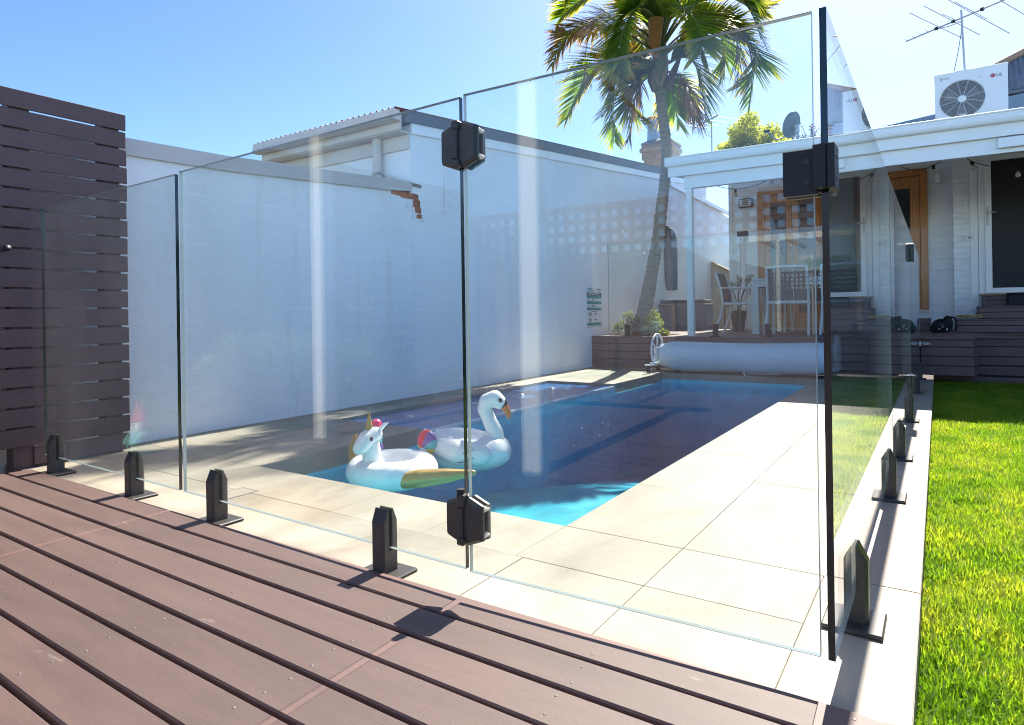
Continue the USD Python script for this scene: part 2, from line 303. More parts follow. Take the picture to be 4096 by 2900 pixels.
# grass and palm leaves
mat('grass', {'oi': ('object_info', {}), 'g': ('geometry', {}), 'n': ('noise_texture', {'scale': 3.5, 'detail': 3.}), 'r': ('rgb_ramp', {'ramp': [(.3, (.10, .20, .012)), (.5, (.17, .27, .018)), (.68, (.27, .31, .04))]}),
    'h': ('geometry', {}), 'a': ('math', {'math_type': 'multiply_add', 'value2': .35, 'value3': -.17}), 'ad': ('math', {'math_type': 'add'}),
    'p': ('principled_bsdf', {'roughness': .5, 'specular_ior_level': .35}), 't': ('translucent_bsdf', {}), 'tm': ('mix', {'mix_type': 'multiply', 'fac': 1., 'color2': (2.1, 2.1, .8)}), 'ms': ('mix_closure', {'fac': .5})},
    [('g.position', 'n.vector'), ('oi.random', 'a.value1'), ('n.fac', 'ad.value1'), ('a.value', 'ad.value2'), ('ad.value', 'r.fac'), ('r.color', 'p.base_color'), ('r.color', 'tm.color1'), ('tm.color', 't.color'), ('p.BSDF', 'ms.closure1'), ('t.BSDF', 'ms.closure2')], 'ms.closure')
pm('lawn_soil', (.06, .075, .018), .95, .4, 20., bump=.02, bscale=50.)
def frondmat(name, ramp, trans, tf=.5):
    mat(name, {'uv': ('attribute', {'attribute': 'st'}), 's': ('separate_xyz', {}), 'g': ('geometry', {}), 'n': ('noise_texture', {'scale': 5., 'detail': 3.}), 'k': ('math', {'math_type': 'multiply_add', 'value2': .5, 'value3': -.25}), 'ad': ('math', {'math_type': 'add'}),
        'r': ('rgb_ramp', {'ramp': ramp}), 'p': ('principled_bsdf', {'roughness': .42}), 't': ('translucent_bsdf', {}), 'tm': ('mix', {'mix_type': 'multiply', 'fac': 1., 'color2': trans}), 'ms': ('mix_closure', {'fac': tf})},
        [('uv.vector', 's.vector'), ('g.position', 'n.vector'), ('n.fac', 'k.value1'), ('s.x', 'ad.value1'), ('k.value', 'ad.value2'), ('ad.value', 'r.fac'), ('r.color', 'p.base_color'), ('r.color', 'tm.color1'), ('tm.color', 't.color'), ('p.BSDF', 'ms.closure1'), ('t.BSDF', 'ms.closure2')], 'ms.closure')
frondmat('frond_green', [(0., (.085, .15, .03)), (.5, (.13, .20, .03)), (.78, (.26, .27, .03)), (.93, (.36, .24, .06)), (1., (.30, .15, .07))], (2.7, 2.6, .8))
frondmat('frond_mixed', [(0., (.09, .13, .03)), (.4, (.19, .18, .05)), (.65, (.32, .19, .09)), (1., (.28, .17, .13))], (1.8, 1.7, .9))
frondmat('frond_brown', [(0., (.22, .14, .05)), (.5, (.30, .17, .08)), (1., (.30, .17, .12))], (1.6, 1.4, 1.), .3)
frondmat('frond_dead', [(0., (.26, .18, .13)), (.5, (.32, .25, .21)), (1., (.36, .29, .25))], (1.3, 1.2, 1.1), .25)

# ================================================================== ground, lawn, paving, pool
struct('ground', box(-60, 60, -60, 80, -1.9, -1.5), 'soil')
struct('garden_soil', cat(box(2.5, 14, -8, 20, -.6, -.11), box(-3.95, -3.64, -4, 1.25, -.6, -.09), box(-9, -4.2, -8, 4.3, -.6, -.1), box(-3.64, -.05, -6, -3.2, -.6, -.1)), 'soil')
lawn = struct('lawn', box(-.04, 2.6, -3., 8.42, -.5, -.085), 'lawn_soil')

PX0, PX1, PY0, PY1 = -2.79, -1.07, 1.915, 7.43          # pool opening
LX0, LY0, LY1 = -3.57, 3.10, 6.05                        # tiled ledge beside it
WX = -3.95                                               # face of the boundary wall
zones = [(WX, -.045, 1.26, PY0), (PX1, -.045, PY0, 7.86), (WX, PX0, PY0, LY0), (WX, LX0, LY0, LY1), (WX, PX0, LY1, PY1), (WX, PX1, PY1, 7.86)]
paving = struct('paving', cat(*[box(a, b, c, d, -.30, -.0035) for a, b, c, d in zones]), 'travertine_edge')
def tile(x0, x1, y0, y1, th=.05, mt=None):
    g = .0008; e = rng.uniform(-.0006, .0006)
    part(paving, 'tile', box(x0 + (g if x0 > WX else 0), x1 - g, y0 + g, y1 - g, -th, e, .001), mt or rng.choice(['travertine', 'travertine', 'travertine_pink', 'travertine']))
def row(xs, y0, y1, **k):
    for a, b in zip(xs[:-1], xs[1:]): tile(a, b, y0, y1, **k)
def col(x0, x1, ys, **k):
    for a, b in zip(ys[:-1], ys[1:]): tile(x0, x1, a, b, **k)
row([WX, -3.20, -2.40, -2.07, -1.80, -1.04, -.66, -.268], 1.26, 1.60); tile(-.268, -.045, 1.26, 1.925)
row([WX, -3.30, -2.60, -1.90, -1.45, PX1], 1.60, PY0, th=.07)
row([PX1, -.66, -.268], 1.60, PY0)
col(PX1, -.66, [PY0, 2.55, 3.30, 4.07, 4.85, 5.60, 6.35, 7.10, 7.86], th=.07)
col(-.66, -.262, [PY0, 2.15, 2.825, 3.56, 4.30, 5.05, 5.80, 6.55, 7.30, 7.86])
col(-.262, -.045, [1.925, 2.65, 3.36, 4.138, 4.88, 5.62, 6.36, 7.10, 7.86])
for x0, x1 in ((WX, -3.36), (-3.36, PX0)): col(x0, x1, [PY0, 2.35, LY0], th=.10, mt='travertine')
col(WX, LX0, [LY0, 3.8, 4.5, 5.25, LY1])
for x0, x1 in ((WX, -3.40), (-3.40, PX0)): col(x0, x1, [LY1, 6.75, PY1], th=.10)
row([WX, -3.35, -2.75, -2.15, -1.6, PX1], PY1, 7.86, th=.07)
# skimmer lid let into the paving: a thin frame with its own cut-out plate
sk = [(-2.495, -2.385, 1.495, 1.635)]
for a, b, c, d in sk:
    s = thing('skimmer_lid', 'small flush rectangular skimmer lid in the cream paving near the pool corner', 'drain lid', (a, c, 0))
    part(s, 'frame', cat(box(a, b, c, c + .004, -.002, .0012), box(a, b, d - .004, d, -.002, .0012), box(a, a + .004, c + .004, d - .004, -.002, .0012), box(b - .004, b, c + .004, d - .004, -.002, .0012)), 'galv_dark')
    part(s, 'plate', box(a + .005, b - .005, c + .005, d - .005, -.002, .001), 'travertine')

POOLZ, WATERZ = -.95, -.118
pool = struct('pool', cat(box(PX0 - .1, PX1 + .1, PY0 - .1, PY1 + .1, POOLZ - .1, POOLZ)), 'pool_floor')
wb = -.06
part(pool, 'wall', box(PX0 - .1, PX1 + .1, PY0 - .08, PY0 + .012, POOLZ, -.072), 'pool_tile_lifted')
part(pool, 'wall', box(PX0 - .1, PX1 + .1, PY1 - .012, PY1 + .08, POOLZ, -.072), 'pool_tile_lifted')
part(pool, 'wall', box(PX1 - .012, PX1 + .08, PY0 + .012, PY1 - .012, POOLZ, -.072), 'pool_tile_lifted')
part(pool, 'wall', cat(box(PX0 - .08, PX0 + .012, PY0 + .012, LY0, POOLZ, -.102), box(PX0 - .08, PX0 + .012, LY0, LY1, POOLZ, -.05), box(PX0 - .08, PX0 + .012, LY1, PY1 - .012, POOLZ, -.102)), 'pool_tile_lifted')
gx, gy = np.meshgrid(np.linspace(PX0 + .012, PX1 - .012, 60), np.linspace(PY0 + .012, 6.4, 80)); rr = np.clip((np.hypot((gx - PX1) * 1.15, (gy - PY0) * .82) - .95) / 3.2, 0, 1)
gz = -.27 - .69 * (rr * rr * (3 - 2 * rr)) + .035 * (meshkit.fbm(np.stack([gx * 5, gy * 5, gx * 0], -1), 3) - .5) * (1 - rr)
ii = np.arange(79)[:, None] * 60 + np.arange(59); fq = np.stack([ii, ii + 1, ii + 61, ii + 60], -1).reshape(-1, 4)
part(pool, 'sloping_floor', (np.stack([gx, gy, gz], -1).reshape(-1, 3), fq), 'pool_step', True)  # floor raised and sloped to give the turquoise light gradient at the corner
part(pool, 'tile_band', box(PX0 + .012, PX1 - .012, PY1 - .016, PY1 - .012, -.30, -.074), 'pool_tile_lifted')
ledge = thing('spillway_ledge', 'wet blue mosaic ledge beside the pool with four round fittings', 'pool ledge', (LX0, LY0, 0))
part(ledge, 'mosaic', box(LX0 + .001, PX0 - .02, LY0 + .001, LY1 - .001, -.28, -.028), 'mosaic_ledge')
part(ledge, 'lip', box(PX0 - .02, PX0 + .018, LY0 + .001, LY1 - .001, -.05, -.022, .006), 'lip_tile')
for yy in (3.55, 4.35, 5.05, 5.62):
    part(ledge, 'fitting', lathe([(.0, .012), (.022, .011), (.03, .004), (.032, 0)], 20, (-3.30 + .02 * (yy > 5), yy, -.028)), 'alu', True)
wv, wf = [], []
wat = box(PX0 + .013, PX1 - .013, PY0 + .013, PY1 - .017, POOLZ + .004, WATERZ)
struct('water', wat, 'water')

# ------------------------------------------------------------------ front deck: boards along X
DX0, DX1 = -3.635, -.05
deck = struct('front_deck', cat(box(DX0 + .02, DX1 - .01, -3.2, 1.24, -.14, -.10), *[box(x - .02, x + .02, -3.1, 1.2, -.10, -.0125) for x in np.arange(DX0 + .1, DX1, .45)]), 'soil')
y = 1.262; rows_ = [(1.166, 1.262)]
yc = 1.1595
while yc > -3.1:
    rows_.append((yc - .113 + .005, yc - .005)); yc -= .113
scr = []
for i, (a, b) in enumerate(rows_):
    e = rng.uniform(-.0012, .0012)
    part(deck, 'board', box(DX0 + rng.uniform(0, .012), DX1, a, b, -.012, .02 + e, .0035), 'deck_paint')
    for x in np.arange(DX0 + .22, DX1, .47):
        for q in (a + .022, b - .022):
            xx = x + rng.uniform(-.012, .012); scr.append(lathe([(0, .0006), (.0025, .0005), (.0034, 0)], 8, (xx, q + rng.uniform(-.004, .004), .02 + e + .0004)))
part(deck, 'screw_heads', cat(*scr), 'screw_steel', kind='stuff')

# ------------------------------------------------------------------ house deck with its front boards
HDY, HDZ = 7.87, .425
hdeck = struct('house_deck', cat(box(WX, -.165, HDY + .03, 12.4, .02, HDZ - .024), box(-.165, .31, HDY + .29, 12.4, .02, HDZ - .024), box(.31, 5, 8.55, 12.4, -.3, HDZ - .024)), 'screw_dark')
for i, yy in enumerate(np.arange(HDY, 11.2, .118)):
    x1 = -.164 if yy < 8.1 else (.31 if yy < 8.45 else 5.)
    part(hdeck, 'deck_board', box(WX, x1, yy, yy + .112, HDZ - .022, HDZ, .003), 'deck_paint_x_lifted')
zb = [(.021, .118), (.124, .221), (.227, .324), (.330, .402)]
for a, b in zb: part(hdeck, 'face_board', box(WX, -.165, HDY + .006, HDY + .028, a, b, .003), 'deck_paint_x_lifted')
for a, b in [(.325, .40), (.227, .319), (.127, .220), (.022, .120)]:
    part(hdeck, 'face_board', box(-.16, .31, HDY + .26, HDY + .285, a, b, .003), 'deck_paint_x_lifted')
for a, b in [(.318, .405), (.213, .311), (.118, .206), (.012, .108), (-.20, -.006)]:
    part(hdeck, 'face_board', box(.33 if a > -.1 else -.05, 5, 8.50 - (.02 if a < .2 else 0) - (.03 if a < 0 else 0), 8.53, a, b, .003), 'deck_paint_x_lifted')
part(hdeck, 'side_board', box(.312, .332, HDY + .26, 8.52, .02, .405, .002), 'deck_paint_y')
dsc = []
for a, b in zb + [(.012, .1), (.13, .2), (.22, .31)]:
    for x in np.arange(-3.7, .3, .45):
        for q in (a + .02, b - .02): dsc.append(xform(lathe([(.0045, 0), (0, .0004)], 6), rx=math.pi / 2, t=(x, (HDY + .0055) if x < -.17 else HDY + .2595, q)))
part(hdeck, 'screw_heads', cat(*dsc), 'screw_dark', kind='stuff')
def steps(name, label, levels):
    x0, y0, z0 = levels[0][:3]; t = thing(name, label, 'steps', (x0, y0, HDZ))
    for (xa, ya, zt, zbot) in levels:
        n = max(1, round((zt - zbot) / .085)); hgt = (zt - zbot) / n
        part(t, 'tread', box(xa, 3.2, ya, 10.86, zt - .02, zt, .003), 'deck_paint_x_lifted')
        for k in range(n): part(t, 'riser_board', box(xa, 3.2, ya + .006, ya + .026, zbot + k * hgt + .003, zbot + (k + 1) * hgt - (.023 if k == n - 1 else .003), .002), 'deck_paint_x_lifted')
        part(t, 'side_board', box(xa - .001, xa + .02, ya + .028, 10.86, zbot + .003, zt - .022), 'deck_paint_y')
steps('timber_steps', 'three brown board steps rising to the black screen door', [(.192, 9.9, .592, HDZ), (.44, 10.2, .755, .592), (.50, 10.45, .905, .755)])

# ================================================================== boundary wall, neighbour's building
wall = thing('boundary_wall', 'long low white rendered boundary wall with metal capping and a broken brick end', 'wall', (-4.05, 1.9, 0))
prof = [(-6., 1.70), (1.6, 1.78), (1.9, 1.795), (2.5, 1.815), (3.3, 1.872), (4.28, 1.94), (4.42, 1.945)]
def ztop(y): return float(np.interp(y, [p[0] for p in prof], [p[1] for p in prof]))
ys = [-6, 0, 1.6, 1.9, 2.5, 3.3, 3.9, 4.06, 4.16, 4.26, 4.33]
drop = [.07] * 6 + [.075, .085, .10, .125, .16]
V, F = [], []
for yv, d in zip(ys, drop):
    z = ztop(yv) - d
    V += [(WX, yv, -.3), (WX, yv, z), (WX - .23, yv, z), (WX - .23, yv, -.3)]
for i in range(len(ys) - 1):
    for j in range(4):
        a, b = i * 4 + j, i * 4 + (j + 1) % 4; F += [(a, b, b + 4), (a, b + 4, a + 4)]
F += [(0, 2, 1), (0, 3, 2)]; k = (len(ys) - 1) * 4; F += [(k, k + 1, k + 2), (k, k + 2, k + 3)]
wm = trimesh.Trimesh(np.array(V), np.array(F), process=False); wm.fix_normals()
part(wall, 'render', wm, 'render_wall')
V, F = [], []
cs = [(.018, -.10), (.018, 0), (-.25, .012), (-.25, -.09), (-.246, -.09), (-.246, .006), (.014, -.006), (.014, -.10)]
cys = [-6, 1.2, 1.9, 2.5, 3.3, 4.0, 4.30]
for yv in cys:
    for dx, dz in cs: V.append((WX + dx, yv, ztop(yv) + dz * (1 if yv < 4.1 else .85)))
for i in range(len(cys) - 1):
    for j in range(8):
        a, b = i * 8 + j, i * 8 + (j + 1) % 8; F += [(a, b, b + 8), (a, b + 8, a + 8)]
k = (len(cys) - 1) * 8
for q in ((0, 1, 6), (0, 6, 7), (1, 2, 5), (1, 5, 6), (2, 3, 4), (2, 4, 5)): F += [tuple(k + i for i in q)]
cm = trimesh.Trimesh(np.array(V), np.array(F), process=False); cm.fix_normals()
part(wall, 'capping', cm, 'capping')
# exposed bricks at the broken end
for (y0, y1, z0, z1, dx) in [(4.05, 4.17, 1.800, 1.845, .002), (4.17, 4.30, 1.785, 1.845, .005), (4.285, 4.385, 1.850, 1.905, -.012), (4.30, 4.395, 1.785, 1.845, .004), (4.325, 4.415, 1.72, 1.78, .008), (4.35, 4.43, 1.665, 1.715, .006), (4.375, 4.44, 1.625, 1.66, .005)]:
    part(wall, 'brick', trimesh.convex.convex_hull(np.array([(x, yy + nrng.normal() * .006, zz + nrng.normal() * .005) for x in (WX - .08, WX + dx) for yy in (y0, y1) for zz in (z0, z1)] + [(WX + dx + .004, (y0 + y1) / 2, (z0 + z1) / 2)])), 'brick_orange')
part(wall, 'cap_timber', box(WX - .24, WX + .008, 4.30, 4.44, 1.905, 1.935, .004), 'cement')
pl = [(WX + .001 + rng.uniform(0, .003), 4.24 + t * .24 + rng.gauss(0, .022), 1.715 - t * .10 + rng.gauss(0, .022)) for t in np.linspace(0, 1, 34)]
part(wall, 'broken_render', cat(*[trimesh.convex.convex_hull(nrng.normal(size=(9, 3)) * (.003, .010, .008) + np.array(p)) for p in pl]), 'white_paint', kind='stuff')

nb = thing('neighbour_building', "neighbour's low white rendered building with skillion roof rising behind the boundary wall", 'building', (-4.9, 4.28, 0))
S = (3.219 - 2.573) / (10.566 - 4.277)
def rz(y): return 2.573 + (y - 4.277) * S
V = [(-5.88, 4.30, -.3), (WX, 4.30, -.3), (WX, 13.2, -.3), (-5.88, 13.2, -.3), (-5.88, 4.30, 2.40), (WX, 4.30, 2.46), (WX, 13.2, rz(13.2) - .12), (-5.88, 13.2, rz(13.2) - .12)]
F = [(0, 1, 5), (0, 5, 4), (1, 2, 6), (1, 6, 5), (2, 3, 7), (2, 7, 6), (3, 0, 4), (3, 4, 7), (4, 5, 6), (4, 6, 7)]
part(nb, 'wall', trimesh.Trimesh(np.array(V), np.array(F), process=False), 'render_wall_b')
# barge along the sloping roof edge: dark flashing, white board below
def sloped(x0, x1, y0, y1, za, zb_):
    return hull([(x, yy, rz(yy) + z) for x in (x0, x1) for yy in (y0, y1) for z in (za, zb_)])
part(nb, 'barge_flashing', sloped(WX - .02, WX + .035, 4.22, 7.2, -.105, .0), 'roof_dark')
part(nb, 'barge_flashing', sloped(WX - .02, WX + .033, 7.203, 13.2, -.105, .0), 'roof_dark')
part(nb, 'barge_board', sloped(WX + .001, WX + .022, 4.30, 13.2, -.20, -.107), 'white_trim')
part(nb, 'conduit', cat(tube([(WX + .012, 4.78, 2.44), (WX + .012, 4.78, 1.72)], .010, 8)), 'white_paint', True)
# corrugated roof sheets: waves run across X
xs = np.arange(-5.95, WX + .0, .0125); ph = np.sin((xs + 5.95) / .076 * 2 * math.pi) * .010
V, F = [], []
for yy in (4.12, 13.2):
    V += [(x, yy, rz(yy) + .012 + 1.6 * p) for x, p in zip(xs, ph)]
n = len(xs); F = [(i, i + 1, n + i + 1) for i in range(n - 1)] + [(i, n + i + 1, n + i) for i in range(n - 1)]
part(nb, 'roof', trimesh.Trimesh(np.array(V), np.array(F), process=False), 'roof_red')
gp = [(0, 0), (-.008, -.06), (-.03, -.085), (.06, -.085), (.06, 0), (.055, 0), (.055, -.078), (-.026, -.078), (-.003, -.055), (.005, 0)]
def gutter(x0, x1, y, z, s=1., tilt=0.):
    V = [(x, y + a * s, z + b * s + (x - x0) * tilt) for x in (x0, x1) for a, b in gp]; n = len(gp); F = []
    for j in range(n): a, b = j, (j + 1) % n; F += [(a, b, b + n), (a, b + n, a + n)]
    for k in range(1, n - 1): pass
    m = trimesh.Trimesh(np.array(V), np.array(F), process=False); m.fix_normals(); return m
part(nb, 'gutter', cat(gutter(-5.93, WX + .035, 4.06, 2.545, 1.15), box(WX + .032, WX + .036, 4.03, 4.13, 2.45, 2.54)), 'gutter_cream')
part(nb, 'fascia', box(-5.9, WX + .03, 4.14, 4.16, 2.38, 2.53), 'gutter_cream')
part(nb, 'soffit', box(-5.9, WX + .0, 4.16, 4.298, 2.372, 2.388), 'gutter_cream')
part(nb, 'frieze_board', box(-5.86, WX - .0, 4.275, 4.298, 2.24, 2.37), 'gutter_cream')
part(nb, 'downpipe', cat(tube([(-4.31, 4.245, 2.50), (-4.31, 4.245, 2.06), (-4.30, 4.20, 1.99), (-4.24, 4.16, 1.975)], .045, 14), tube([(-4.31, 4.245, 2.40), (-4.31, 4.245, 2.37)], .052, 14)), 'gutter_cream', True)
part(nb, 'pipe_outlet', tube([(-4.24, 4.19, 1.99), (-4.17, 4.13, 1.985)], .047, 16), 'gutter_cream', True)
# rear lean-to of the same building, its white edge dropping away
nb2 = thing('rear_annex', 'white rendered rear annex with falling white roof edge seen past the verandah post', 'building', (-4.6, 13.2, 0))
part(nb2, 'wall', hull([(x, yy, z) for x in (-5.5, WX - .01) for yy, z in ((13.203, -.3), (16.5, -.3), (13.203, 3.0), (16.5, 2.75))]), 'render_wall_b')
part(nb2, 'roof_edge', hull([(x, yy, z + d) for x in (WX - .05, WX + .05) for yy, z in ((11.0, 2.97), (16.5, 2.9)) for d in (0, .07)]), 'white_trim')

# ------------------------------------------------------------------ slat screen on the left
scn = thing('slat_screen', 'tall dark brown horizontal slat privacy screen on the left', 'screen', (-3.76, .4, 0))
for i in range(19):
    z0 = .012 + i * .0983
    y1 = 1.775 + rng.uniform(-.003, .003)
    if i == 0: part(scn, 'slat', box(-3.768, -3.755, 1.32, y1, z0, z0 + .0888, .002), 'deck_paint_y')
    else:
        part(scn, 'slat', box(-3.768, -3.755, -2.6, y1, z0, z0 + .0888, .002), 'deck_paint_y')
for yy in (1.70, 1.28, .35, -.6, -1.55, -2.5): part(scn, 'post', box(-3.85, -3.769, yy - .045, yy + .045, -.12, 1.86, .003), 'deck_paint_y')
sd = []
for i in range(19):
    for yy in (1.70, 1.28, .35, -.6):
        for dz in (.022, .07): sd.append(xform(lathe([(.0042, 0), (0, .0005)], 6), ry=math.pi / 2, t=(-3.7549, yy + rng.uniform(-.008, .008), .012 + i * .0983 + dz)))
part(scn, 'screw_heads', cat(*sd), 'screw_dark', kind='stuff')
sl = thing('spot_light', 'small dark round spotlight on the left slat screen', 'light', (-3.73, 1.22, 1.05))
part(sl, 'lamp_head', cat(tube([(-3.748, 1.212, 1.078), (-3.722, 1.212, 1.084)], [.010, .015], 14)), 'black_matte', True)
part(sl, 'bracket', tube([(-3.754, 1.18, 1.068), (-3.735, 1.20, 1.075)], .005, 8), 'black_matte', True)

# ================================================================== house
house = thing('house', 'single storey white weatherboard house with verandah, gutter and corrugated roof', 'house', (-1., 11.2, 0))
HW = 11.2; RS = math.tan(math.radians(8.7))
def hz(y): return 2.675 + (y - 7.85) * RS
for k in range(17):     # weatherboards, each lapping the one below
    z0 = .30 + k * .165
    part(house, 'weatherboard', hull([(x, yy, z) for x in (-2.93, .21) for yy, z in ((HW - .022, z0), (HW - .006, z0 + .168), (HW + .02, z0), (HW + .02, z0 + .168))]), 'weatherboard')
part(house, 'corner_board', box(-2.965, -2.90, HW - .03, HW + .04, .3, 3.08, .003), 'white_trim')
part(house, 'side_wall', box(-2.95, -2.90, HW + .05, 15, .0, 3.2), 'white_paint')
part(house, 'rear_wall', box(-2.9, 5, HW + .025, HW + .10, .0, 3.12), 'white_paint')
BY = 10.88
for k in range(34):     # painted brick pier beside the screen door
    z0 = .28 + k * .081; off = .115 if k % 2 else 0.
    xx = [.193] + [x for x in np.arange(.193 + .23 - off, .52, .23)] + [.52]
    for a, b in zip(xx[:-1], xx[1:]):
        if b - a > .01: part(house, 'brick', box(a + .0015 - (.006 if a < .2 and k % 2 else 0), b - .0015, BY - rng.uniform(0, .0025), BY + .10, z0 + .0015, z0 + .0795, .003), 'painted_brick')
part(house, 'pier_core', box(.197, 1.0, BY + .006, HW + .0, .28, 3.05), 'painted_brick')
part(house, 'side_wall', box(1.38, 5., BY, HW, .28, 3.05), 'painted_brick')
part(house, 'architrave', cat(box(.385, .47, BY - .02, BY - .001, .70, 2.83, .002), box(.47, 1.55, BY - .02, BY - .001, 2.745, 2.83, .002)), 'white_trim')
# verandah roof, beam, gutter, post
xs = np.arange(-2.86, 5.0, .0125); ph = np.sin(xs / .076 * 2 * math.pi) * .010
V = [(x, yy, hz(yy) - .022 + p - (x + 2.85) * .018) for yy in (7.86, 13.2) for x, p in zip(xs, ph)]; n = len(xs)
F = [(i, i + 1, n + i + 1) for i in range(n - 1)] + [(i, n + i + 1, n + i) for i in range(n - 1)]
part(house, 'roof', trimesh.Trimesh(np.array(V), np.array(F), process=False), 'roof_blue')
part(house, 'ceiling', hull([(x, yy, hz(yy) + d - (x + 2.85) * .018) for x in (-2.84, 5.0) for yy in (7.93, 13.2) for d in (-.10, -.055)]), 'white_paint')
GZ = 2.69; gv = [(0, 0), (-.012, -.004), (-.012, -.016), (0, -.022), (0, -.075), (.012, -.10), (.03, -.112), (.10, -.112), (.10, 0), (.096, 0), (.096, -.106), (.02, -.104), (.004, -.07), (.004, 0)]
V = [(x, 7.83 + a, GZ + b - (x + 2.85) * .012) for x in (-2.86, 5.0) for a, b in gv]; n = len(gv); F = []
for j in range(n): a, b = j, (j + 1) % n; F += [(a, b, b + n), (a, b + n, a + n)]
gm = trimesh.Trimesh(np.array(V), np.array(F), process=False); gm.fix_normals()
part(house, 'gutter', cat(gm, box(-2.864, -2.86, 7.82, 7.93, GZ - .112, GZ)), 'white_trim')
sl_ = lambda x0, x1, y0, y1, z0, z1, t=.012: hull([(x, yy, z - (x + 2.85) * t) for x in (x0, x1) for yy in (y0, y1) for z in (z0, z1)])
part(house, 'fascia', sl_(-2.85, 5, 7.905, 7.928, 2.455, 2.60), 'white_trim')
part(house, 'beam', sl_(-2.66, 5, 7.96, 8.05, 2.30, 2.47), 'white_trim')
part(house, 'beam_gap_cover', sl_(-2.75, 5, 7.93, 7.955, 2.462, 2.486), 'white_paint')
part(house, 'verandah_post', box(-2.645, -2.567, 7.965, 8.043, HDZ, 2.30, .004), 'white_trim')
part(house, 'junction_box', box(.51, .80, 7.90, 7.955, 2.30, 2.40, .006), 'white_trim')
# french doors
fd = part(house, 'french_door', cat(box(-2.49, -2.38, HW - .06, HW - .02, .46, 2.72, .004), box(-1.53, -1.42, HW - .06, HW - .02, .46, 2.70, .004), box(-2.38, -1.53, HW - .06, HW - .02, 2.62, 2.71, .004), box(-2.38, -1.53, HW - .06, HW - .02, .46, .52, .003)), 'timber')
for a, b in ((-2.375, -1.96), (-1.95, -1.535)):
    lf = part(fd, 'door_leaf', cat(box(a, a + .085, HW - .05, HW - .025, .525, 2.615, .003), box(b - .085, b, HW - .05, HW - .025, .525, 2.615, .003), box(a + .085, b - .085, HW - .05, HW - .025, 2.51, 2.615, .003), box(a + .085, b - .085, HW - .05, HW - .025, .525, .70, .003)), 'timber')
    part(fd, 'pane', box(a + .083, b - .083, HW - .042, HW - .034, .70, 2.51), 'dark_room_glass')
# timber side door on its step, half hidden behind the glass fence
td = part(house, 'timber_door', cat(box(-.20, -.11, HW - .075, HW - .02, .71, 2.79, .004), box(-1.05, -.96, HW - .075, HW - .02, .71, 2.79, .004), box(-.96, -.20, HW - .075, HW - .02, 2.69, 2.79, .004)), 'timber')
part(td, 'door_leaf', cat(box(-.325, -.205, HW - .055, HW - .025, .73, 2.685, .004), box(-.955, -.84, HW - .055, HW - .025, .73, 2.685, .004), box(-.84, -.325, HW - .055, HW - .025, 2.52, 2.685, .004), box(-.84, -.325, HW - .055, HW - .025, .73, .92, .004)), 'timber')
part(td, 'pane', box(-.842, -.323, HW - .045, HW - .037, .92, 2.52), 'dark_room_glass')
part(td, 'door_handle', cat(box(-.285, -.262, HW - .068, HW - .055, 1.52, 1.70, .003), tube([(-.273, HW - .06, 1.66), (-.273, HW - .10, 1.66), (-.35, HW - .10, 1.66)], .008, 8)), 'alu')
part(td, 'sill', box(-1.06, -.10, HW - .09, HW - .02, .69, .71, .003), 'white_trim')
# black screen door
sd_ = part(house, 'screen_door', cat(box(.545, .62, BY - .05, BY + .05, .93, 2.80, .004), box(1.33, 1.40, BY - .05, BY + .05, .93, 2.80, .004), box(.62, 1.33, BY - .05, BY + .05, 2.725, 2.80, .004), box(.62, 1.33, BY - .05, BY + .05, .93, 1.0, .004)), 'white_trim')
part(sd_, 'screen', box(.618, 1.332, BY - .02, BY - .01, .998, 2.727), 'fly_screen')
part(sd_, 'frame', box(.475, .545, BY - .03, BY + .02, .91, 2.74, .003), 'white_trim')
part(sd_, 'door_handle', cat(box(.562, .592, BY - .058, BY - .05, 1.86, 2.10, .003), tube([(.577, BY - .055, 2.02), (.577, BY - .095, 2.02), (.665, BY - .095, 2.02)], .009, 8)), 'alu')
part(sd_, 'sill', box(.47, 1.45, BY - .07, BY + .04, .906, .928, .002), 'timber_pale')
# second metal roof higher up, to the left of the condenser
r2 = thing('upper_roof', 'blue grey metal roof edge rising behind the verandah gutter', 'roof', (-.4, 12.6, 3.3))
part(r2, 'sheet', hull([(-1.3, 12.5, 3.2), (-1.2, 12.5, 3.78), (1.2, 12.5, 4.02), (1.2, 12.5, 3.2), (-1.3, 15.5, 3.3), (1.2, 15.5, 4.1), (-1.2, 15.5, 3.9)]), 'roof_blue')

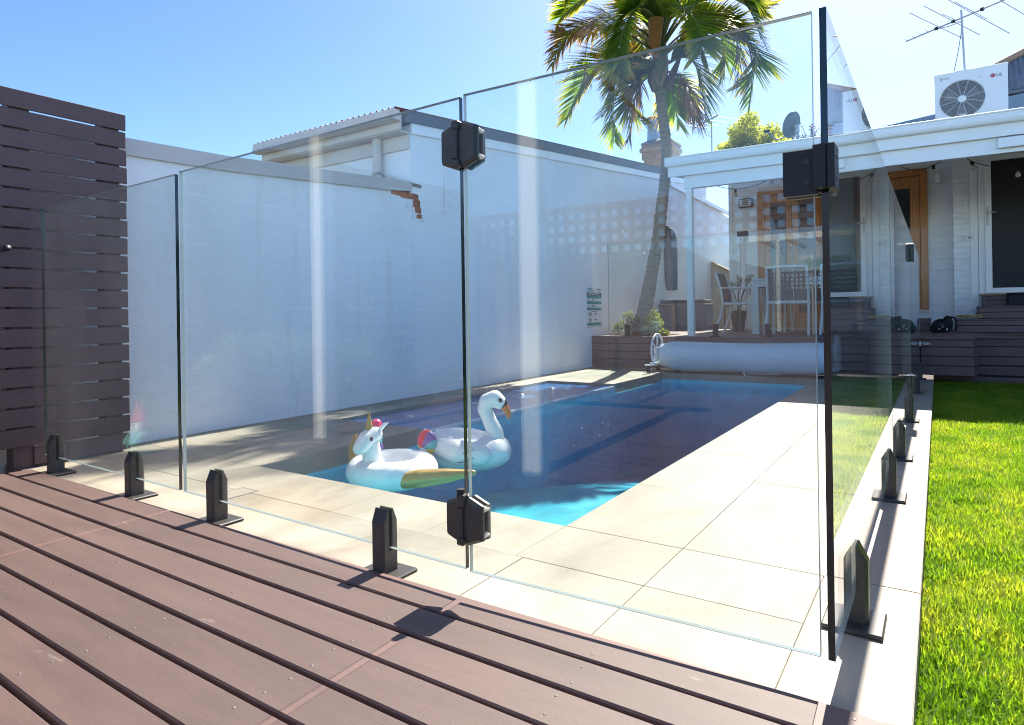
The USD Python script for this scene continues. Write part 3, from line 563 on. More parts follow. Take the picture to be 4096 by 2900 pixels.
# ================================================================== glass fences
def glass_panel(name, label, p, q, z0, z1, th=.012, catg='glass fence', group=None, dark='pq'):
    """A slab of glass from p to q (ground points): two clear faces, vertical edges coloured dark or bright to imitate light in them, thin top and bottom edges."""
    p, q = np.array(p, float), np.array(q, float); d = (q - p) / np.linalg.norm(q - p); n = np.array([-d[1], d[0]]) * th / 2
    t = thing(name, label, catg, ((p[0] + q[0]) / 2, (p[1] + q[1]) / 2, z0), 0, group)
    c = lambda a, s, z: (*(a + n * s), z)
    e = d * .0012
    f1 = quad([c(p + e, -1, z0), c(q - e, -1, z0), c(q - e, -1, z1 - .0012), c(p + e, -1, z1 - .0012)]); f2 = quad([c(q - e, 1, z0), c(p + e, 1, z0), c(p + e, 1, z1 - .0012), c(q - e, 1, z1 - .0012)])
    part(t, 'pane', cat(f1, f2), 'pane_glass')
    part(t, 'edge', hull([c(a, s, z) for a in (p, p + e) for s in (-1, 1) for z in (z0, z1)]), 'glass_edge_dark' if 'p' in dark else 'glass_edge_lit')
    part(t, 'edge', hull([c(a, s, z) for a in (q - e, q) for s in (-1, 1) for z in (z0, z1)]), 'glass_edge_dark' if 'q' in dark else 'glass_edge_lit')
    part(t, 'top_edge', hull([c(a, s, z) for a in (p + e, q - e) for s in (-1, 1) for z in (z1 - .0012, z1)]), 'glass_edge_top')
    part(t, 'bottom_edge', hull([c(a, s, z) for a in (p + e, q - e) for s in (-1, 1) for z in (z0 - .001, z0)]), 'glass_edge_top')
    return t
G0, G1 = .08, 1.282
glass_panel('glass_fence', 'clear glass fence panel standing against the brown slat screen', (-3.626, 1.322), (-2.397, 1.312), G0, G1 - .005, group='pool fence panels')
glass_panel('glass_fence', 'wide clear glass fence panel holding the gate hinges', (-2.364, 1.310), (-1.007, 1.288), G0, G1, dark='q', group='pool fence panels')
gate = glass_panel('glass_gate', 'frameless glass pool gate in the middle of the front fence', (-.988, 1.279), (-.189, 1.308), G0, G1, catg='gate', dark='')
glass_panel('glass_fence', 'corner glass fence panel running back along the lawn, latch on its edge', (-.170, 1.298), (-.170, 3.105), G0, G1, dark='p', group='pool fence panels')
glass_panel('glass_fence', 'middle glass fence panel along the lawn edge', (-.170, 3.125), (-.170, 5.40), G0, G1, dark='p', group='pool fence panels')
glass_panel('glass_fence', 'farthest glass fence panel along the lawn, ending at the deck step', (-.170, 5.43), (-.170, 8.08), G0, G1, dark='p', group='pool fence panels')
glass_panel('glass_balustrade', 'glass balustrade on the house deck in front of the palm', (-3.70, 7.90), (-1.965, 7.90), .49, 1.675, group='deck balustrade panels')
glass_panel('glass_balustrade', 'glass balustrade panel on the house deck in front of the dining table', (-1.905, 7.90), (-.35, 7.90), .49, 1.675, group='deck balustrade panels')
# spigots
def yz_prism(pts, x0, x1): return hull([(x, a, b) for x in (x0, x1) for a, b in pts])
sp = thing('spigot', 'black glass fence spigot nearest the slat screen', 'spigot', (-3.50, 1.316, 0), 0, 'black spigots clamping the glass fence')
part(sp, 'base_plate', box(-.068, .068, -.062, .062, .0, .011, .003), 'black_metal', local=True)
cheek = lambda s: hull([(x, s * yv, z) for (x, yv, z) in [(-.024, .0065, .07), (.024, .0065, .07), (-.024, .0065, .186), (.024, .0065, .186), (-.024, .010, .187), (.024, .010, .187),
    (-.0245, .024, .152), (.0245, .024, .152), (-.0165, .031, .150), (.0165, .031, .150), (-.0245, .024, .07), (.0245, .024, .07), (-.0165, .031, .07), (.0165, .031, .07)]])
part(sp, 'clamp', cheek(1), 'black_metal', local=True); part(sp, 'clamp', cheek(-1), 'black_metal', local=True)
part(sp, 'body', hull([(sx * a, sy * b, z) for sx in (-1, 1) for sy in (-1, 1) for a, b in ((.0245, .024), (.0165, .031)) for z in (.009, .0715)]), 'black_metal', local=True)
for (x, yv, lab) in [(-2.755, 1.3155, 'black glass fence spigot just left of the first gap between front panels'), (-2.150, 1.3065, 'black glass fence spigot just right of the first gap between front panels'), (-1.305, 1.2925, 'black glass fence spigot left of the lower gate hinge')]:
    dup(sp, lab, (x, yv, 0))
for (yv, lab) in [(1.665, 'biggest black spigot on the lawn side, nearest the camera'), (2.845, 'second nearest black spigot along the lawn edge'), (3.625, 'black spigot beside the damp stain on the lawn coping'), (4.87, 'black spigot at the edge of the house shadow on the coping'), (6.54, 'black spigot in the house shadow, second from the deck step'), (7.80, 'black spigot farthest back, right in front of the deck step')]:
    dup(sp, lab, (-.170, yv, 0), 90)
ds = thing('deck_spigot', 'flat black deck spigot beside the palm planting', 'spigot', (-3.437, 7.90, HDZ), 0, 'flat black spigots on the house deck')
part(ds, 'base_plate', box(-.062, .062, -.045, .045, 0, .010, .003), 'black_matte', local=True)
part(ds, 'body', cat(box(-.027, .027, -.030, -.0066, .008, .155, .003), box(-.027, .027, .0066, .030, .008, .155, .003), box(-.027, .027, -.0066, .0066, .008, .063)), 'black_matte', local=True)
for z in (.085, .135): part(ds, 'screw', xform(lathe([(.006, 0), (.006, .002), (0, .0025)], 10), rx=math.pi / 2, t=(0, -.0295, z)), 'black_metal', local=True)
dup(ds, 'flat black deck spigot at the foot of the white verandah post side of the bench', (-2.273, 7.90, HDZ)); dup(ds, 'flat black deck spigot under the dining table, by the middle chair', (-1.665, 7.90, HDZ)); dup(ds, 'flat black deck spigot hidden behind the corner glass', (-.75, 7.90, HDZ))
gc = thing('glass_clip', 'small black clip joining two glass panels on the house deck', 'clip', (-1.935, 7.90, 1.64))
part(gc, 'plate', cat(box(-1.995, -1.875, 7.875, 7.8925, 1.632, 1.688, .003), box(-1.995, -1.875, 7.9075, 7.925, 1.632, 1.688, .003)), 'black_matte'); part(gc, 'bolt', cyl((-1.965 + .03, 7.89, 1.66), (-1.965 + .03, 7.91, 1.66), .006, 8), 'alu')

# gate hinges: two faceted leaves on a barrel
def hinge(name, label, zc, tall_barrel):
    c = (-.998, 1.284, zc); lv = []
    for s in (-1, 1):
        for f in (-1, 1):
            o = [(.004, .054), (.013, .060), (.056, .043), (.056, -.043), (.013, -.060), (.004, -.054)]
            i = [(.005, .047), (.015, .051), (.047, .038), (.051, .034), (.051, -.034), (.047, -.038), (.015, -.051), (.005, -.047)]
            m = hull([(c[0] + s * x, c[1] + f * .0075, zc + z) for x, z in o] + [(c[0] + s * x, c[1] + f * .016, zc + z) for x, z in o] + [(c[0] + s * x, c[1] + f * .025, zc + z) for x, z in i])
            lv.append(m)
    t = part(gate, 'hinge', cat(*lv), 'black_metal', label=label)
    part(t, 'barrel', cat(cyl((c[0] - .004, c[1] - .027, zc - .036), (c[0] - .004, c[1] - .027, zc + .036), .0090, 14)), 'black_metal', 40)
    for a, b in ((-.059, -.036), (.036, .059 + tall_barrel)): part(t, 'knuckle', box(c[0] - .014, c[0] + .009, c[1] - .036, c[1] - .014, zc + a, zc + b, .004), 'black_metal')
    for z in (-.032, .032): part(t, 'bush', cyl((c[0] + .050, c[1] - .012, zc + z), (c[0] + .050, c[1] + .012, zc + z), .0075, 12), 'bulb_glass', True)
    if tall_barrel: part(t, 'adjuster_cap', cyl((c[0] - .004, c[1] - .026, zc + .06), (c[0] - .004, c[1] - .026, zc + .082), .0105, 14), 'black_matte', 40)
hinge('gate_hinge', 'upper black faceted hinge of the glass gate, against the wall', 1.154, 0.); hinge('gate_hinge', 'lower black faceted hinge of the glass gate, above the paving', .208, .012)
# gate latch: flat plate on the gate, block round the corner panel
la = thing('gate_latch', 'square black gate latch plate with two screws and striker block', 'latch', (-.21, 1.30, .98))
part(la, 'plate', box(-.2395, -.1795, 1.2815, 1.300, .938, 1.0225, .0015), 'black_matte'); part(la, 'back_plate', box(-.2395, -.1795, 1.314, 1.330, .938, 1.0225, .0015), 'black_matte')
for z in (.963, .999): part(la, 'screw', cat(xform(lathe([(.0052, 0), (.0052, .0015), (.0022, .0018), (.0020, .0006), (0, .0006)], 16), rx=math.pi / 2, t=(-.1985, 1.2816, z))), 'black_metal', 40)
part(la, 'striker', cat(box(-.186, -.1645, 1.268, 1.286, .946, 1.026, .0012), box(-.1635, -.1505, 1.270, 1.330, .946, 1.026, .0012), box(-.1885, -.1765, 1.288, 1.330, .942, 1.020, .0012)), 'black_matte')
for z in (.966, 1.006): part(la, 'striker_screw', xform(lathe([(.0045, 0), (.0045, .0012), (0, .0014)], 12), ry=math.pi / 2, t=(-.1505, 1.30, z)), 'black_metal')
# far clamps and barrel bolt of the lawn side fence
for z, lab in ((1.13, 'upper small dark clamp joining the far lawn side glass panels'), (.19, 'lower small dark clamp joining the far lawn side glass panels')):
    t = thing('fence_clamp', lab, 'clamp', (-.17, 5.415, z), 0, 'clamps on the lawn side fence')
    for s in (-1, 1): part(t, 'plate', box(-.17 + s * .0065, -.17 + s * .030, 5.34, 5.49, z - .06, z + .06, .006), 'black_metal')
    part(t, 'cap', hull([(-.17 + a, 5.415 + b, z + d) for a, b, d in ((-.03, -.06, .06), (.03, -.06, .06), (-.03, .06, .06), (.03, .06, .06), (0, 0, .075))]), 'alu')
bb = thing('barrel_bolt', 'shiny steel bolt fixed across the end of the glass fence on the deck step', 'bolt', (-.17, 8.10, .36))
part(bb, 'plate', cat(box(-.255, -.20, 8.112, 8.122, .34, .372, .003), box(-.14, -.085, 8.112, 8.122, .34, .372, .003)), 'alu'); part(bb, 'rod', tube([(-.265, 8.105, .357), (-.075, 8.105, .357), (-.07, 8.105, .335)], .006, 8), 'alu', True); part(bb, 'keeper', box(-.186, -.154, 8.095, 8.126, .328, .384, .006), 'white_trim')

# ================================================================== pool cover on its roller
rl = thing('pool_cover_roller', 'rolled white pool cover on a wheeled roller at the end of the pool', 'pool cover', (-1.9, 7.55, 0))
n, N = 40, 44; V, F = [], []
for i in range(N + 1):
    u = i / N; x = -2.835 + u * 1.89; r = .172 * (1 - .22 * max(0, 1 - u * 10) ** 2) + .004 * math.sin(9 * u)
    zc = .205 - .01 * math.sin(u * math.pi)
    for j in range(n):
        th = 2 * math.pi * j / n; wob = 1 + .018 * meshkit.noise(np.array([[u * 7, math.cos(th) * 2 + 3, math.sin(th) * 2 + 5]]))[0] - .009
        sag = .012 * max(0, -math.sin(th)) * math.sin(u * math.pi * 2.2) ** 2
        V.append((x, 7.58 + r * wob * math.cos(th), max(.012, zc + r * wob * math.sin(th) - sag)))
for i in range(N):
    for j in range(n): a, b = i * n + j, i * n + (j + 1) % n; F += [(a, b + n, b), (a, a + n, b + n)]
V += [(-2.83, 7.58, .2), (-.945, 7.58, .2)]
for j in range(n): F += [(len(V) - 2, j, (j + 1) % n), (len(V) - 1, N * n + (j + 1) % n, N * n + j)]
cv = trimesh.Trimesh(np.array(V), np.array(F), process=False); cv.fix_normals()
part(rl, 'cover', cv, 'cover_vinyl', 50)
part(rl, 'cord', tube([(-2.79, 7.42, .14), (-2.72, 7.405, .10), (-2.6, 7.41, .055), (-2.48, 7.42, .02)], .003, 6), 'alu', True)
part(rl, 'tie', cat(tube([(-1.82, 7.43, .055), (-1.825, 7.40, .03), (-1.80, 7.39, .01)], .007, 6), tube([(-1.80, 7.40, .035), (-1.6, 7.40, .028), (-1.45, 7.41, .03)], .003, 6)), 'furniture_white', True)
for s, x in ((0, -2.90), (1, -.895)):
    ring = [(x, 7.58 + .195 * math.cos(a), .27 + .195 * math.sin(a)) for a in np.linspace(0, 2 * math.pi, 33)]
    w = part(rl, 'hand_wheel', tube(ring, .013, 8, cap=False), 'white_trim', True)
    part(w, 'spoke', cat(*[tube([(x, 7.58, .27), (x, 7.58 + .19 * math.cos(a), .27 + .19 * math.sin(a))], .010, 6) for a in (.5, 1.55, 2.6, 3.7, 4.7, 5.7)]), 'white_trim', True)
    part(rl, 'stand', cat(box(x - .02, x + .02, 7.50, 7.66, .11, .30, .005), box(x - .03, x + .03, 7.40, 7.76, .085, .125, .006)), 'white_trim')
    for yy in (7.42, 7.74):
        c = part(rl, 'castor', cat(cyl((x - .022 - .05, yy, .038), (x - .002 - .05, yy, .038), .036, 18), cyl((x + .006 - .05, yy, .038), (x + .026 - .05, yy, .038), .036, 18)), 'rubber', 40)
        part(c, 'hub', cat(cyl((x - .026 - .05, yy, .038), (x + .030 - .05, yy, .038), .022, 14), box(x - .10, x - .01, yy - .02, yy + .02, .078, .10, .006)), 'white_trim', 40)

# ================================================================== inflatables
u_ = thing('unicorn_float', 'inflatable white unicorn ring with gold horn, gold wings and rainbow tail', 'pool float', (-2.36, 2.40, -.10), math.degrees(math.atan2(-.995, -.10)))
def P(name, m, mt, sm=True, par=None): return part(par or u_, name, m, mt, sm, local=True)
ring = [((.165 * math.cos(a), .165 * math.sin(a), .035), .072) for a in np.linspace(0, 2 * math.pi, 25)]
body = P('ring', melt(bones(ring, 18), .014, 10), 'vinyl_white')
P('seat_sheet', lathe([(.0, .04), (.10, .045), (.13, .05)], 30), 'vinyl_white')
head = melt(bones([((.115, 0, .05), .062), ((.13, 0, .12), .048), ((.135, 0, .20), .042)], 18) + bones([((.120, 0, .235), .046), ((.165, 0, .212), .043), ((.205, 0, .178), .034)], 18), .010, 10)
hd = P('neck_and_head', head, 'vinyl_white')
P('horn', lathe([(.019, 0), (.016, .018), (.0172, .02), (.012, .042), (.0132, .044), (.007, .066), (.008, .068), (.001, .095)], 16, (.145, 0, .258)), 'vinyl_gold', 40, hd)
for s in (-1, 1):
    P('ear', melt(bones([((.10, s * .030, .262), .012), ((.095, s * .058, .285), .009), ((.09, s * .078, .295), .003)], 12), .006, 3), 'vinyl_white', True, hd)
    P('eye', hull([(.166 + a, s * .0415 + s * .002 * k, .222 + b) for a, b in ((-.010, .006), (.0, .011), (.010, .004), (.004, -.010), (-.006, -.009)) for k in (0, 1)]), 'vinyl_black', False, hd)
P('mane', melt([esph((.098, 0, .285), (.026, .024, .024))], .006, 2), 'vinyl_pink', True, hd)
for i, (z, k) in enumerate(((.24, 'yellow'), (.205, 'teal'), (.165, 'purple'))): P('mane', melt([esph((.088 - .003 * i, 0, z), (.020, .016, .026))], .006, 2), 'vinyl_' + k, True, hd)
tl = P('tail', melt(bones([((-.20, 0, .06), .03), ((-.23, 0, .09), .034)], 14), .008, 5), 'vinyl_white')
ic = m3.Manifold.sphere(.066, 36).scale((.62, 1., 1.05))
for i, k in enumerate(('pink', 'yellow', 'teal', 'purple', 'red', 'pink', 'yellow', 'teal', 'purple')):
    a0, a1 = math.radians(-70 + i * 36), math.radians(-70 + (i + 1) * 36)
    wd = m3.Manifold.hull_points([(x, .0 + .2 * math.cos(a), -.03 + .2 * math.sin(a)) for x in (-.2, .2) for a in (a0, (a0 + a1) / 2, a1)] + [(-.2, 0, -.03), (.2, 0, -.03)])
    piece = (ic ^ wd).translate((-.245, 0, .135))
    if piece.num_tri() > 0: P('stripe', piece, 'vinyl_' + k, 30, tl)
for s in (-1, 1):
    ch = [((.08, s * .19, .03), .042), ((.05, s * .26, .045), .046), ((-.03, s * .36, .06), .036), ((-.12, s * .46, .075), .014)] if s > 0 else [((.06, s * .20, .02), .04), ((.03, s * .265, .06), .044), ((.0, s * .315, .14), .034), ((-.02, s * .335, .21), .013)]
    P('wing', melt(bones([((x, y, z * .8), r) for (x, y, z), r in ch], 16), .010, 8), 'vinyl_gold')
    ch2 = [((x - .055, y * .97, z * .8 - .006), r * .72) for (x, y, z), r in ch[:-1]]
    P('wing_feather', melt(bones(ch2, 14), .010, 6), 'vinyl_gold')
sw = thing('swan_float', 'large inflatable white swan with orange beak floating beside the unicorn', 'pool float', (-2.235, 2.885, -.118), 24)
P2 = lambda name, m, mt, sm=True, par=None: part(par or sw, name, m, mt, sm, local=True)
bd = melt([esph((.0, 0, .055), (.245, .185, .095)), esph((.13, 0, .075), (.115, .145, .095))] + bones([((-.14, 0, .08), .09), ((-.215, 0, .135), .040), ((-.255, 0, .185), .010)], 18), .016, 14)
bw = P2('body', bd, 'vinyl_white')
for s in (-1, 1):
    wg = melt(bones([((.10, s * .155, .085), .062), ((-.02, s * .175, .10), .070), ((-.13, s * .15, .125), .052), ((-.215, s * .11, .155), .018)], 16), .012, 10)
    w = P2('wing', wg, 'vinyl_white')
    for k in range(3): P2('feather_line', tube([(.08 - .06 * t, s * (.222 + .012 * math.sin(t * 2) + .004 * k), .115 - .045 * k + .012 * math.cos(t * 2.5)) for t in np.linspace(0, 1.6, 8)], .0022, 5), 'logo_grey', True, w)
nk = melt(bones([((.15, 0, .12), .062), ((.155, 0, .18), .046), ((.12, 0, .255), .040), ((.095, 0, .31), .040), ((.110, 0, .355), .045), ((.155, 0, .372), .047), ((.182, 0, .352), .040)], 18), .010, 12)
nh = P2('neck_and_head', nk, 'vinyl_white')
P2('beak', melt(bones([((.205, 0, .338), .024), ((.225, 0, .305), .020), ((.236, 0, .268), .011)], 14), .006, 4), 'vinyl_orange', True, nh)
P2('beak_band', melt(bones([((.198, 0, .352), .0275), ((.206, 0, .336), .0255)], 14), .006, 2), 'vinyl_black', True, nh)
for s in (-1, 1): P2('eye', melt([esph((.192, s * .036, .366), (.013, .006, .014))], .004, 1), 'vinyl_black', True, nh)

# ================================================================== palm and planting on the deck
pt = [(-3.463, 8.45, .41), (-3.413, 8.438, .735), (-3.314, 8.4, 1.104), (-3.228, 8.375, 1.467), (-3.149, 8.35, 1.826), (-3.083, 8.325, 2.24), (-3.036, 8.312, 2.534), (-3.001, 8.3, 2.887), (-3.03, 8.3, 3.193), (-3.065, 8.3, 3.501), (-3.085, 8.3, 3.72)]
palm = thing('palm_tree', 'tall leaning palm with drooping green and brown fronds rising from the deck', 'palm tree', (-3.463, 8.45, .41))
tt = np.linspace(0, len(pt) - 1, 150); pp = np.stack([np.interp(tt, range(len(pt)), np.array(pt)[:, k]) for k in range(3)], 1)
k_ = np.ones(13) / 13; pp[6:-6] = np.stack([np.convolve(pp[:, k], k_, 'valid') for k in range(3)], 1)
rad = np.interp(np.linspace(0, 1, 150), [0, .05, .25, .6, 1], [.135, .115, .088, .072, .068]) * (1 + .05 * np.sign(np.sin(np.arange(150) * 2 * np.pi / 3.0))) * (1 + .03 * nrng.normal(size=150))
part(palm, 'trunk', tube(pp, rad, 14), 'bark', 45)
part(palm, 'crownshaft', tube([(-3.085, 8.3, 3.70), (-3.088, 8.3, 3.80), (-3.085, 8.3, 4.0), (-3.075, 8.3, 4.25), (-3.07, 8.3, 4.5)], [.075, .11, .115, .10, .04], 14), 'crownshaft', True)
for a, b in (((-3.14, 8.21, 4.02), (-3.05, 8.19, 3.76)), ((-2.93, 8.22, 4.08), (-3.04, 8.20, 3.74)), ((-3.18, 8.25, 4.0), (-3.12, 8.21, 3.72))):
    m_ = (np.array(a) + np.array(b)) / 2 + np.array((0, -.02, -.03))
    part(palm, 'husk', tube([a, tuple(m_), b], [.012, .030, .016], 8), 'husk', True)
part(palm, 'husk', tube([(-2.98, 8.3, 3.72), (-2.90, 8.3, 3.92), (-2.80, 8.3, 4.12)], [.055, .05, .02], 10), 'bark_tree', True)
part(palm, 'husk', tube([(-3.16, 8.3, 3.74), (-3.21, 8.3, 3.90), (-3.22, 8.28, 4.02)], [.04, .05, .02], 10), 'bark_tree', True)
part(palm, 'spathe', cat(tube([(-3.06, 8.12, 4.10), (-3.05, 8.05, 4.35), (-3.03, 8.05, 4.58)], [.03, .085, .10], 10)), 'spathe', True)
FR = [
 ('g',[(-3.1, 8.3, 4.05), (-3.5, 8.26, 4.2), (-3.69, 8.21, 3.97), (-3.73, 8.2, 3.09)]), ('b',[(-3.11, 8.3, 3.99), (-3.27, 8.17, 3.96), (-3.33, 8.04, 3.63), (-3.4, 8.0, 3.07)]),
 ('g',[(-3.11, 8.3, 4.11), (-3.62, 8.39, 4.33), (-4.15, 8.47, 4.29), (-4.64, 8.5, 3.65)]), ('m',[(-3.09, 8.3, 4.23), (-3.65, 8.3, 4.67), (-4.27, 8.3, 4.89), (-4.76, 8.3, 4.43)]),
 ('d',[(-3.1, 8.3, 4.29), (-3.63, 8.13, 4.76), (-3.92, 7.95, 4.68), (-4.0, 7.9, 3.88)]), ('g',[(-3.09, 8.3, 4.41), (-3.7, 8.43, 5.18), (-4.25, 8.56, 5.44), (-4.76, 8.6, 5.28)]),
 ('g',[(-3.06, 8.3, 4.04), (-2.78, 8.26, 4.09), (-2.56, 8.21, 3.9), (-2.45, 8.2, 3.18)]), ('b',[(-3.06, 8.3, 3.95), (-2.77, 8.17, 3.82), (-2.6, 8.04, 3.48), (-2.48, 8.0, 3.02)]),
 ('g',[(-3.06, 8.3, 3.92), (-3.02, 8.47, 3.9), (-3.03, 8.65, 3.74), (-2.97, 8.7, 3.34)]), ('g',[(-3.06, 8.3, 4.16), (-2.45, 8.26, 4.41), (-1.97, 8.21, 4.15), (-1.9, 8.2, 3.29)]),
 ('d',[(-3.06, 8.3, 4.22), (-2.47, 8.13, 4.42), (-2.04, 7.95, 4.17), (-1.98, 7.9, 3.45)]), ('g',[(-3.06, 8.3, 4.16), (-2.63, 8.47, 4.47), (-2.38, 8.65, 4.44), (-2.35, 8.7, 3.83)]),
 ('g',[(-3.06, 8.3, 4.28), (-2.54, 8.39, 4.83), (-2.11, 8.47, 4.8), (-1.82, 8.5, 4.16)]), ('g',[(-3.07, 8.3, 4.28), (-3.43, 8.43, 5.1), (-3.88, 8.56, 5.87), (-4.49, 8.6, 6.08)]),
 ('g',[(-3.07, 8.3, 4.28), (-3.1, 8.26, 5.06), (-3.33, 8.21, 5.89), (-3.64, 8.2, 6.37)]), ('g',[(-3.07, 8.3, 4.28), (-2.95, 8.34, 5.17), (-2.77, 8.39, 5.9), (-2.47, 8.4, 6.21)]),
 ('g',[(-3.07, 8.3, 4.28), (-2.79, 8.43, 5.04), (-2.35, 8.56, 5.55), (-1.85, 8.6, 5.46)]), ('g',[(-3.07, 8.3, 4.28), (-2.97, 8.17, 5.22), (-2.94, 8.04, 6.08), (-2.98, 8.0, 6.71)]),
 ('g',[(-3.08, 8.3, 4.29), (-3.16, 7.91, 4.7), (-3.24, 7.52, 4.34), (-3.26, 7.4, 3.8)]), ('g',[(-3.06, 8.3, 4.28), (-2.67, 7.87, 4.54), (-2.31, 7.43, 4.12), (-2.22, 7.3, 3.69)]),
 ('g',[(-3.08, 8.3, 4.34), (-3.35, 8.73, 5.2), (-3.65, 9.17, 5.6), (-3.82, 9.3, 5.29)]), ('g',[(-3.05, 8.3, 4.34), (-3.07, 8.78, 5.07), (-3.0, 9.25, 5.31), (-2.92, 9.4, 5.01)]),
 ('m',[(-3.08, 8.3, 4.22), (-3.37, 8.69, 4.81), (-3.63, 9.08, 4.88), (-3.7, 9.2, 4.47)]), ('g',[(-3.08, 8.3, 4.41), (-3.31, 8.0, 5.25), (-3.68, 7.69, 5.35), (-4.11, 7.6, 5.02)]),
 ('g',[(-3.05, 8.3, 4.4), (-2.52, 7.95, 5.04), (-1.99, 7.61, 4.72), (-1.67, 7.5, 4.22)]),
 ('g',[(-3.07, 8.3, 4.4), (-3.3, 8.7, 5.6), (-3.6, 9.0, 6.5), (-4.1, 9.2, 6.9)]), ('g',[(-3.07, 8.3, 4.4), (-2.9, 8.8, 5.6), (-2.7, 9.1, 6.4), (-2.3, 9.3, 6.8)]), ('g',[(-3.07, 8.3, 4.4), (-3.2, 8.1, 5.6), (-3.5, 7.8, 6.4), (-3.8, 7.4, 6.5)])]
_g = np.random.default_rng(9)
for k_, i_ in enumerate((0, 3, 9, 12, 18, 1)):
    kd, Pq = FR[i_]; FR.append((kd if k_ < 5 else 'g', [tuple(np.array(q) + _g.normal(size=3) * .17 * j / 3 + np.array((0, .10 * j, .05 * j))) for j, q in enumerate(Pq)]))
def bez(Pc, t):
    Pc = np.array(Pc); t = np.atleast_1d(t)[:, None]
    # through the four given points (Lagrange at 0, 1/3, 2/3, 1)
    l = [-(t - 1/3) * (t - 2/3) * (t - 1) * 4.5, t * (t - 2/3) * (t - 1) * 13.5, -t * (t - 1/3) * (t - 1) * 13.5, t * (t - 1/3) * (t - 2/3) * 4.5]
    return sum(l[k] * Pc[k] for k in range(4))
def frond(kind, Pc, seed):
    g = np.random.default_rng(seed); L = np.linalg.norm(np.diff(bez(Pc, np.linspace(0, 1, 20)), axis=0), axis=1).sum()
    nl = int(40 + 30 * L / 1.3); V, F, UV = [], [], []
    for i in range(nl):
        t = .16 + .84 * (i + g.uniform(-.3, .3)) / nl; t = min(max(t, .14), .995)
        c, c2 = bez(Pc, [t, min(t + .01, 1.)])
        T = c2 - c; T /= np.linalg.norm(T) + 1e-9
        side = np.cross(T, (0, 0, 1.)); side /= np.linalg.norm(side) + 1e-6
        nrm = np.cross(side, T)
        for s in (-1, 1):
            ln = (.62 if kind == 'g' else .52) * (math.sin(math.pi * min(1, .12 + .80 * t)) ** .7) * g.uniform(.8, 1.1) * (1 if L > .8 else .8)
            d = side * s * (.85 if kind in 'gm' else .45) + T * (.75 + .4 * t) + nrm * (.30 if kind == 'g' else .1) + g.normal(size=3) * (.07 if kind == 'g' else .16)
            d /= np.linalg.norm(d); droop = {'g': .30, 'm': .55, 'b': .9, 'd': 1.3}[kind] * g.uniform(.7, 1.3)
            w0 = {'g': .043, 'm': .034, 'b': .022, 'd': .013}[kind] * g.uniform(.8, 1.15)
            wd = np.cross(d, nrm); wd /= np.linalg.norm(wd) + 1e-9; base = len(V)
            p = c.copy(); dd = d.copy(); segs = 5
            for k in range(segs + 1):
                q = k / segs; ww = w0 * (.45 + 1.1 * q if q < .4 else .89 * (1 - (q - .4) / .6) ** .8 + .02)
                tw = nrm * .25 * ww
                V += [p - wd * ww * .5 + tw * .5, p + wd * ww * .5 + tw * .5]; UV += [(q, t)] * 2
                dd = dd + np.array((0, 0, -droop * .34 * q)); dd /= np.linalg.norm(dd); p = p + dd * ln / segs
            for k in range(segs): a = base + 2 * k; F += [(a, a + 1, a + 3), (a, a + 3, a + 2)]
    return trimesh.Trimesh(np.array(V), np.array(F), process=False), np.array(UV)
for i, (kind, Pc) in enumerate(FR):
    ra = part(palm, 'frond', tube(bez(Pc, np.linspace(0, 1, 16)), np.linspace(.022, .004, 16) * (1 if kind in 'gm' else .7), 6), {'g': 'crownshaft', 'm': 'crownshaft', 'b': 'husk', 'd': 'husk'}[kind], True)
    m, uv = frond(kind, Pc, 100 + i)
    part(ra, 'leaflets', m, {'g': 'frond_green', 'm': 'frond_mixed', 'b': 'frond_brown', 'd': 'frond_dead'}[kind], uv=uv)

def plant(name, label, catg, c, mats_n, stems=0, group=None):
    t = thing(name, label, catg, c, 0, group)
    for k, (mt, cs, r, n, s, asp) in enumerate(mats_n): part(t, 'foliage', leaves(np.array(cs) + np.array(c), r, n, s, int(abs(c[0]) * 1000) + k, aspect=asp), mt)
    if stems:
        g = np.random.default_rng(5); part(t, 'stem', cat(*[tube([c, (c[0] + g.uniform(-.05, .05), c[1] + g.uniform(-.05, .05), c[2] + .12), (c[0] + g.uniform(-.12, .12), c[1] + g.uniform(-.1, .1), c[2] + stems)], [.006, .004, .002], 5) for _ in range(7)]), 'bark_tree', True)
    return t
plant('shrub', 'airy red tinged shrub left of the palm trunk', 'shrub', (-3.60, 8.28, HDZ), [('leaf_olive', [(-.08, 0, .14), (.03, 0, .26), (.10, .02, .20), (-.14, 0, .10)], .09, 130, .045, .35), ('leaf_redg', [(.06, -.02, .12), (.10, -.02, .06)], .08, 120, .04, .4)], .28)
plant('shrub', 'bright lime mounded shrub right of the palm trunk', 'shrub', (-3.24, 8.24, HDZ), [('leaf_lime', [(-.03, 0, .20), (.05, 0, .24), (.10, 0, .17), (0, -.03, .13)], .085, 260, .035, .3), ('leaf_olive', [(.04, .02, .31)], .05, 40, .05, .4)], .25)
sc = plant('succulent', 'silvery rosette succulents at the foot of the palm', 'plant', (-3.13, 8.10, HDZ), [('leaf_grey', [(0, 0, .13), (-.08, -.02, .06), (.02, -.05, .05)], .068, 170, .05, .35), ('leaf_lime', [(.11, -.03, .05), (.16, -.02, .03)], .05, 110, .04, .4)])
pt_ = thing('flower_pot', 'small pale pot behind the succulents', 'pot', (-3.25, 8.16, HDZ)); part(pt_, 'pot', lathe([(0, 0), (.045, 0), (.062, .11), (.066, .11), (.066, .12), (.055, .12), (.05, .09), (0, .09)], 20, (-3.25, 8.16, HDZ)), 'terracotta', 35)
part(hdeck, 'planting_bed', box(-3.75, -2.98, 8.02, 8.62, HDZ, HDZ + .008), 'soil')

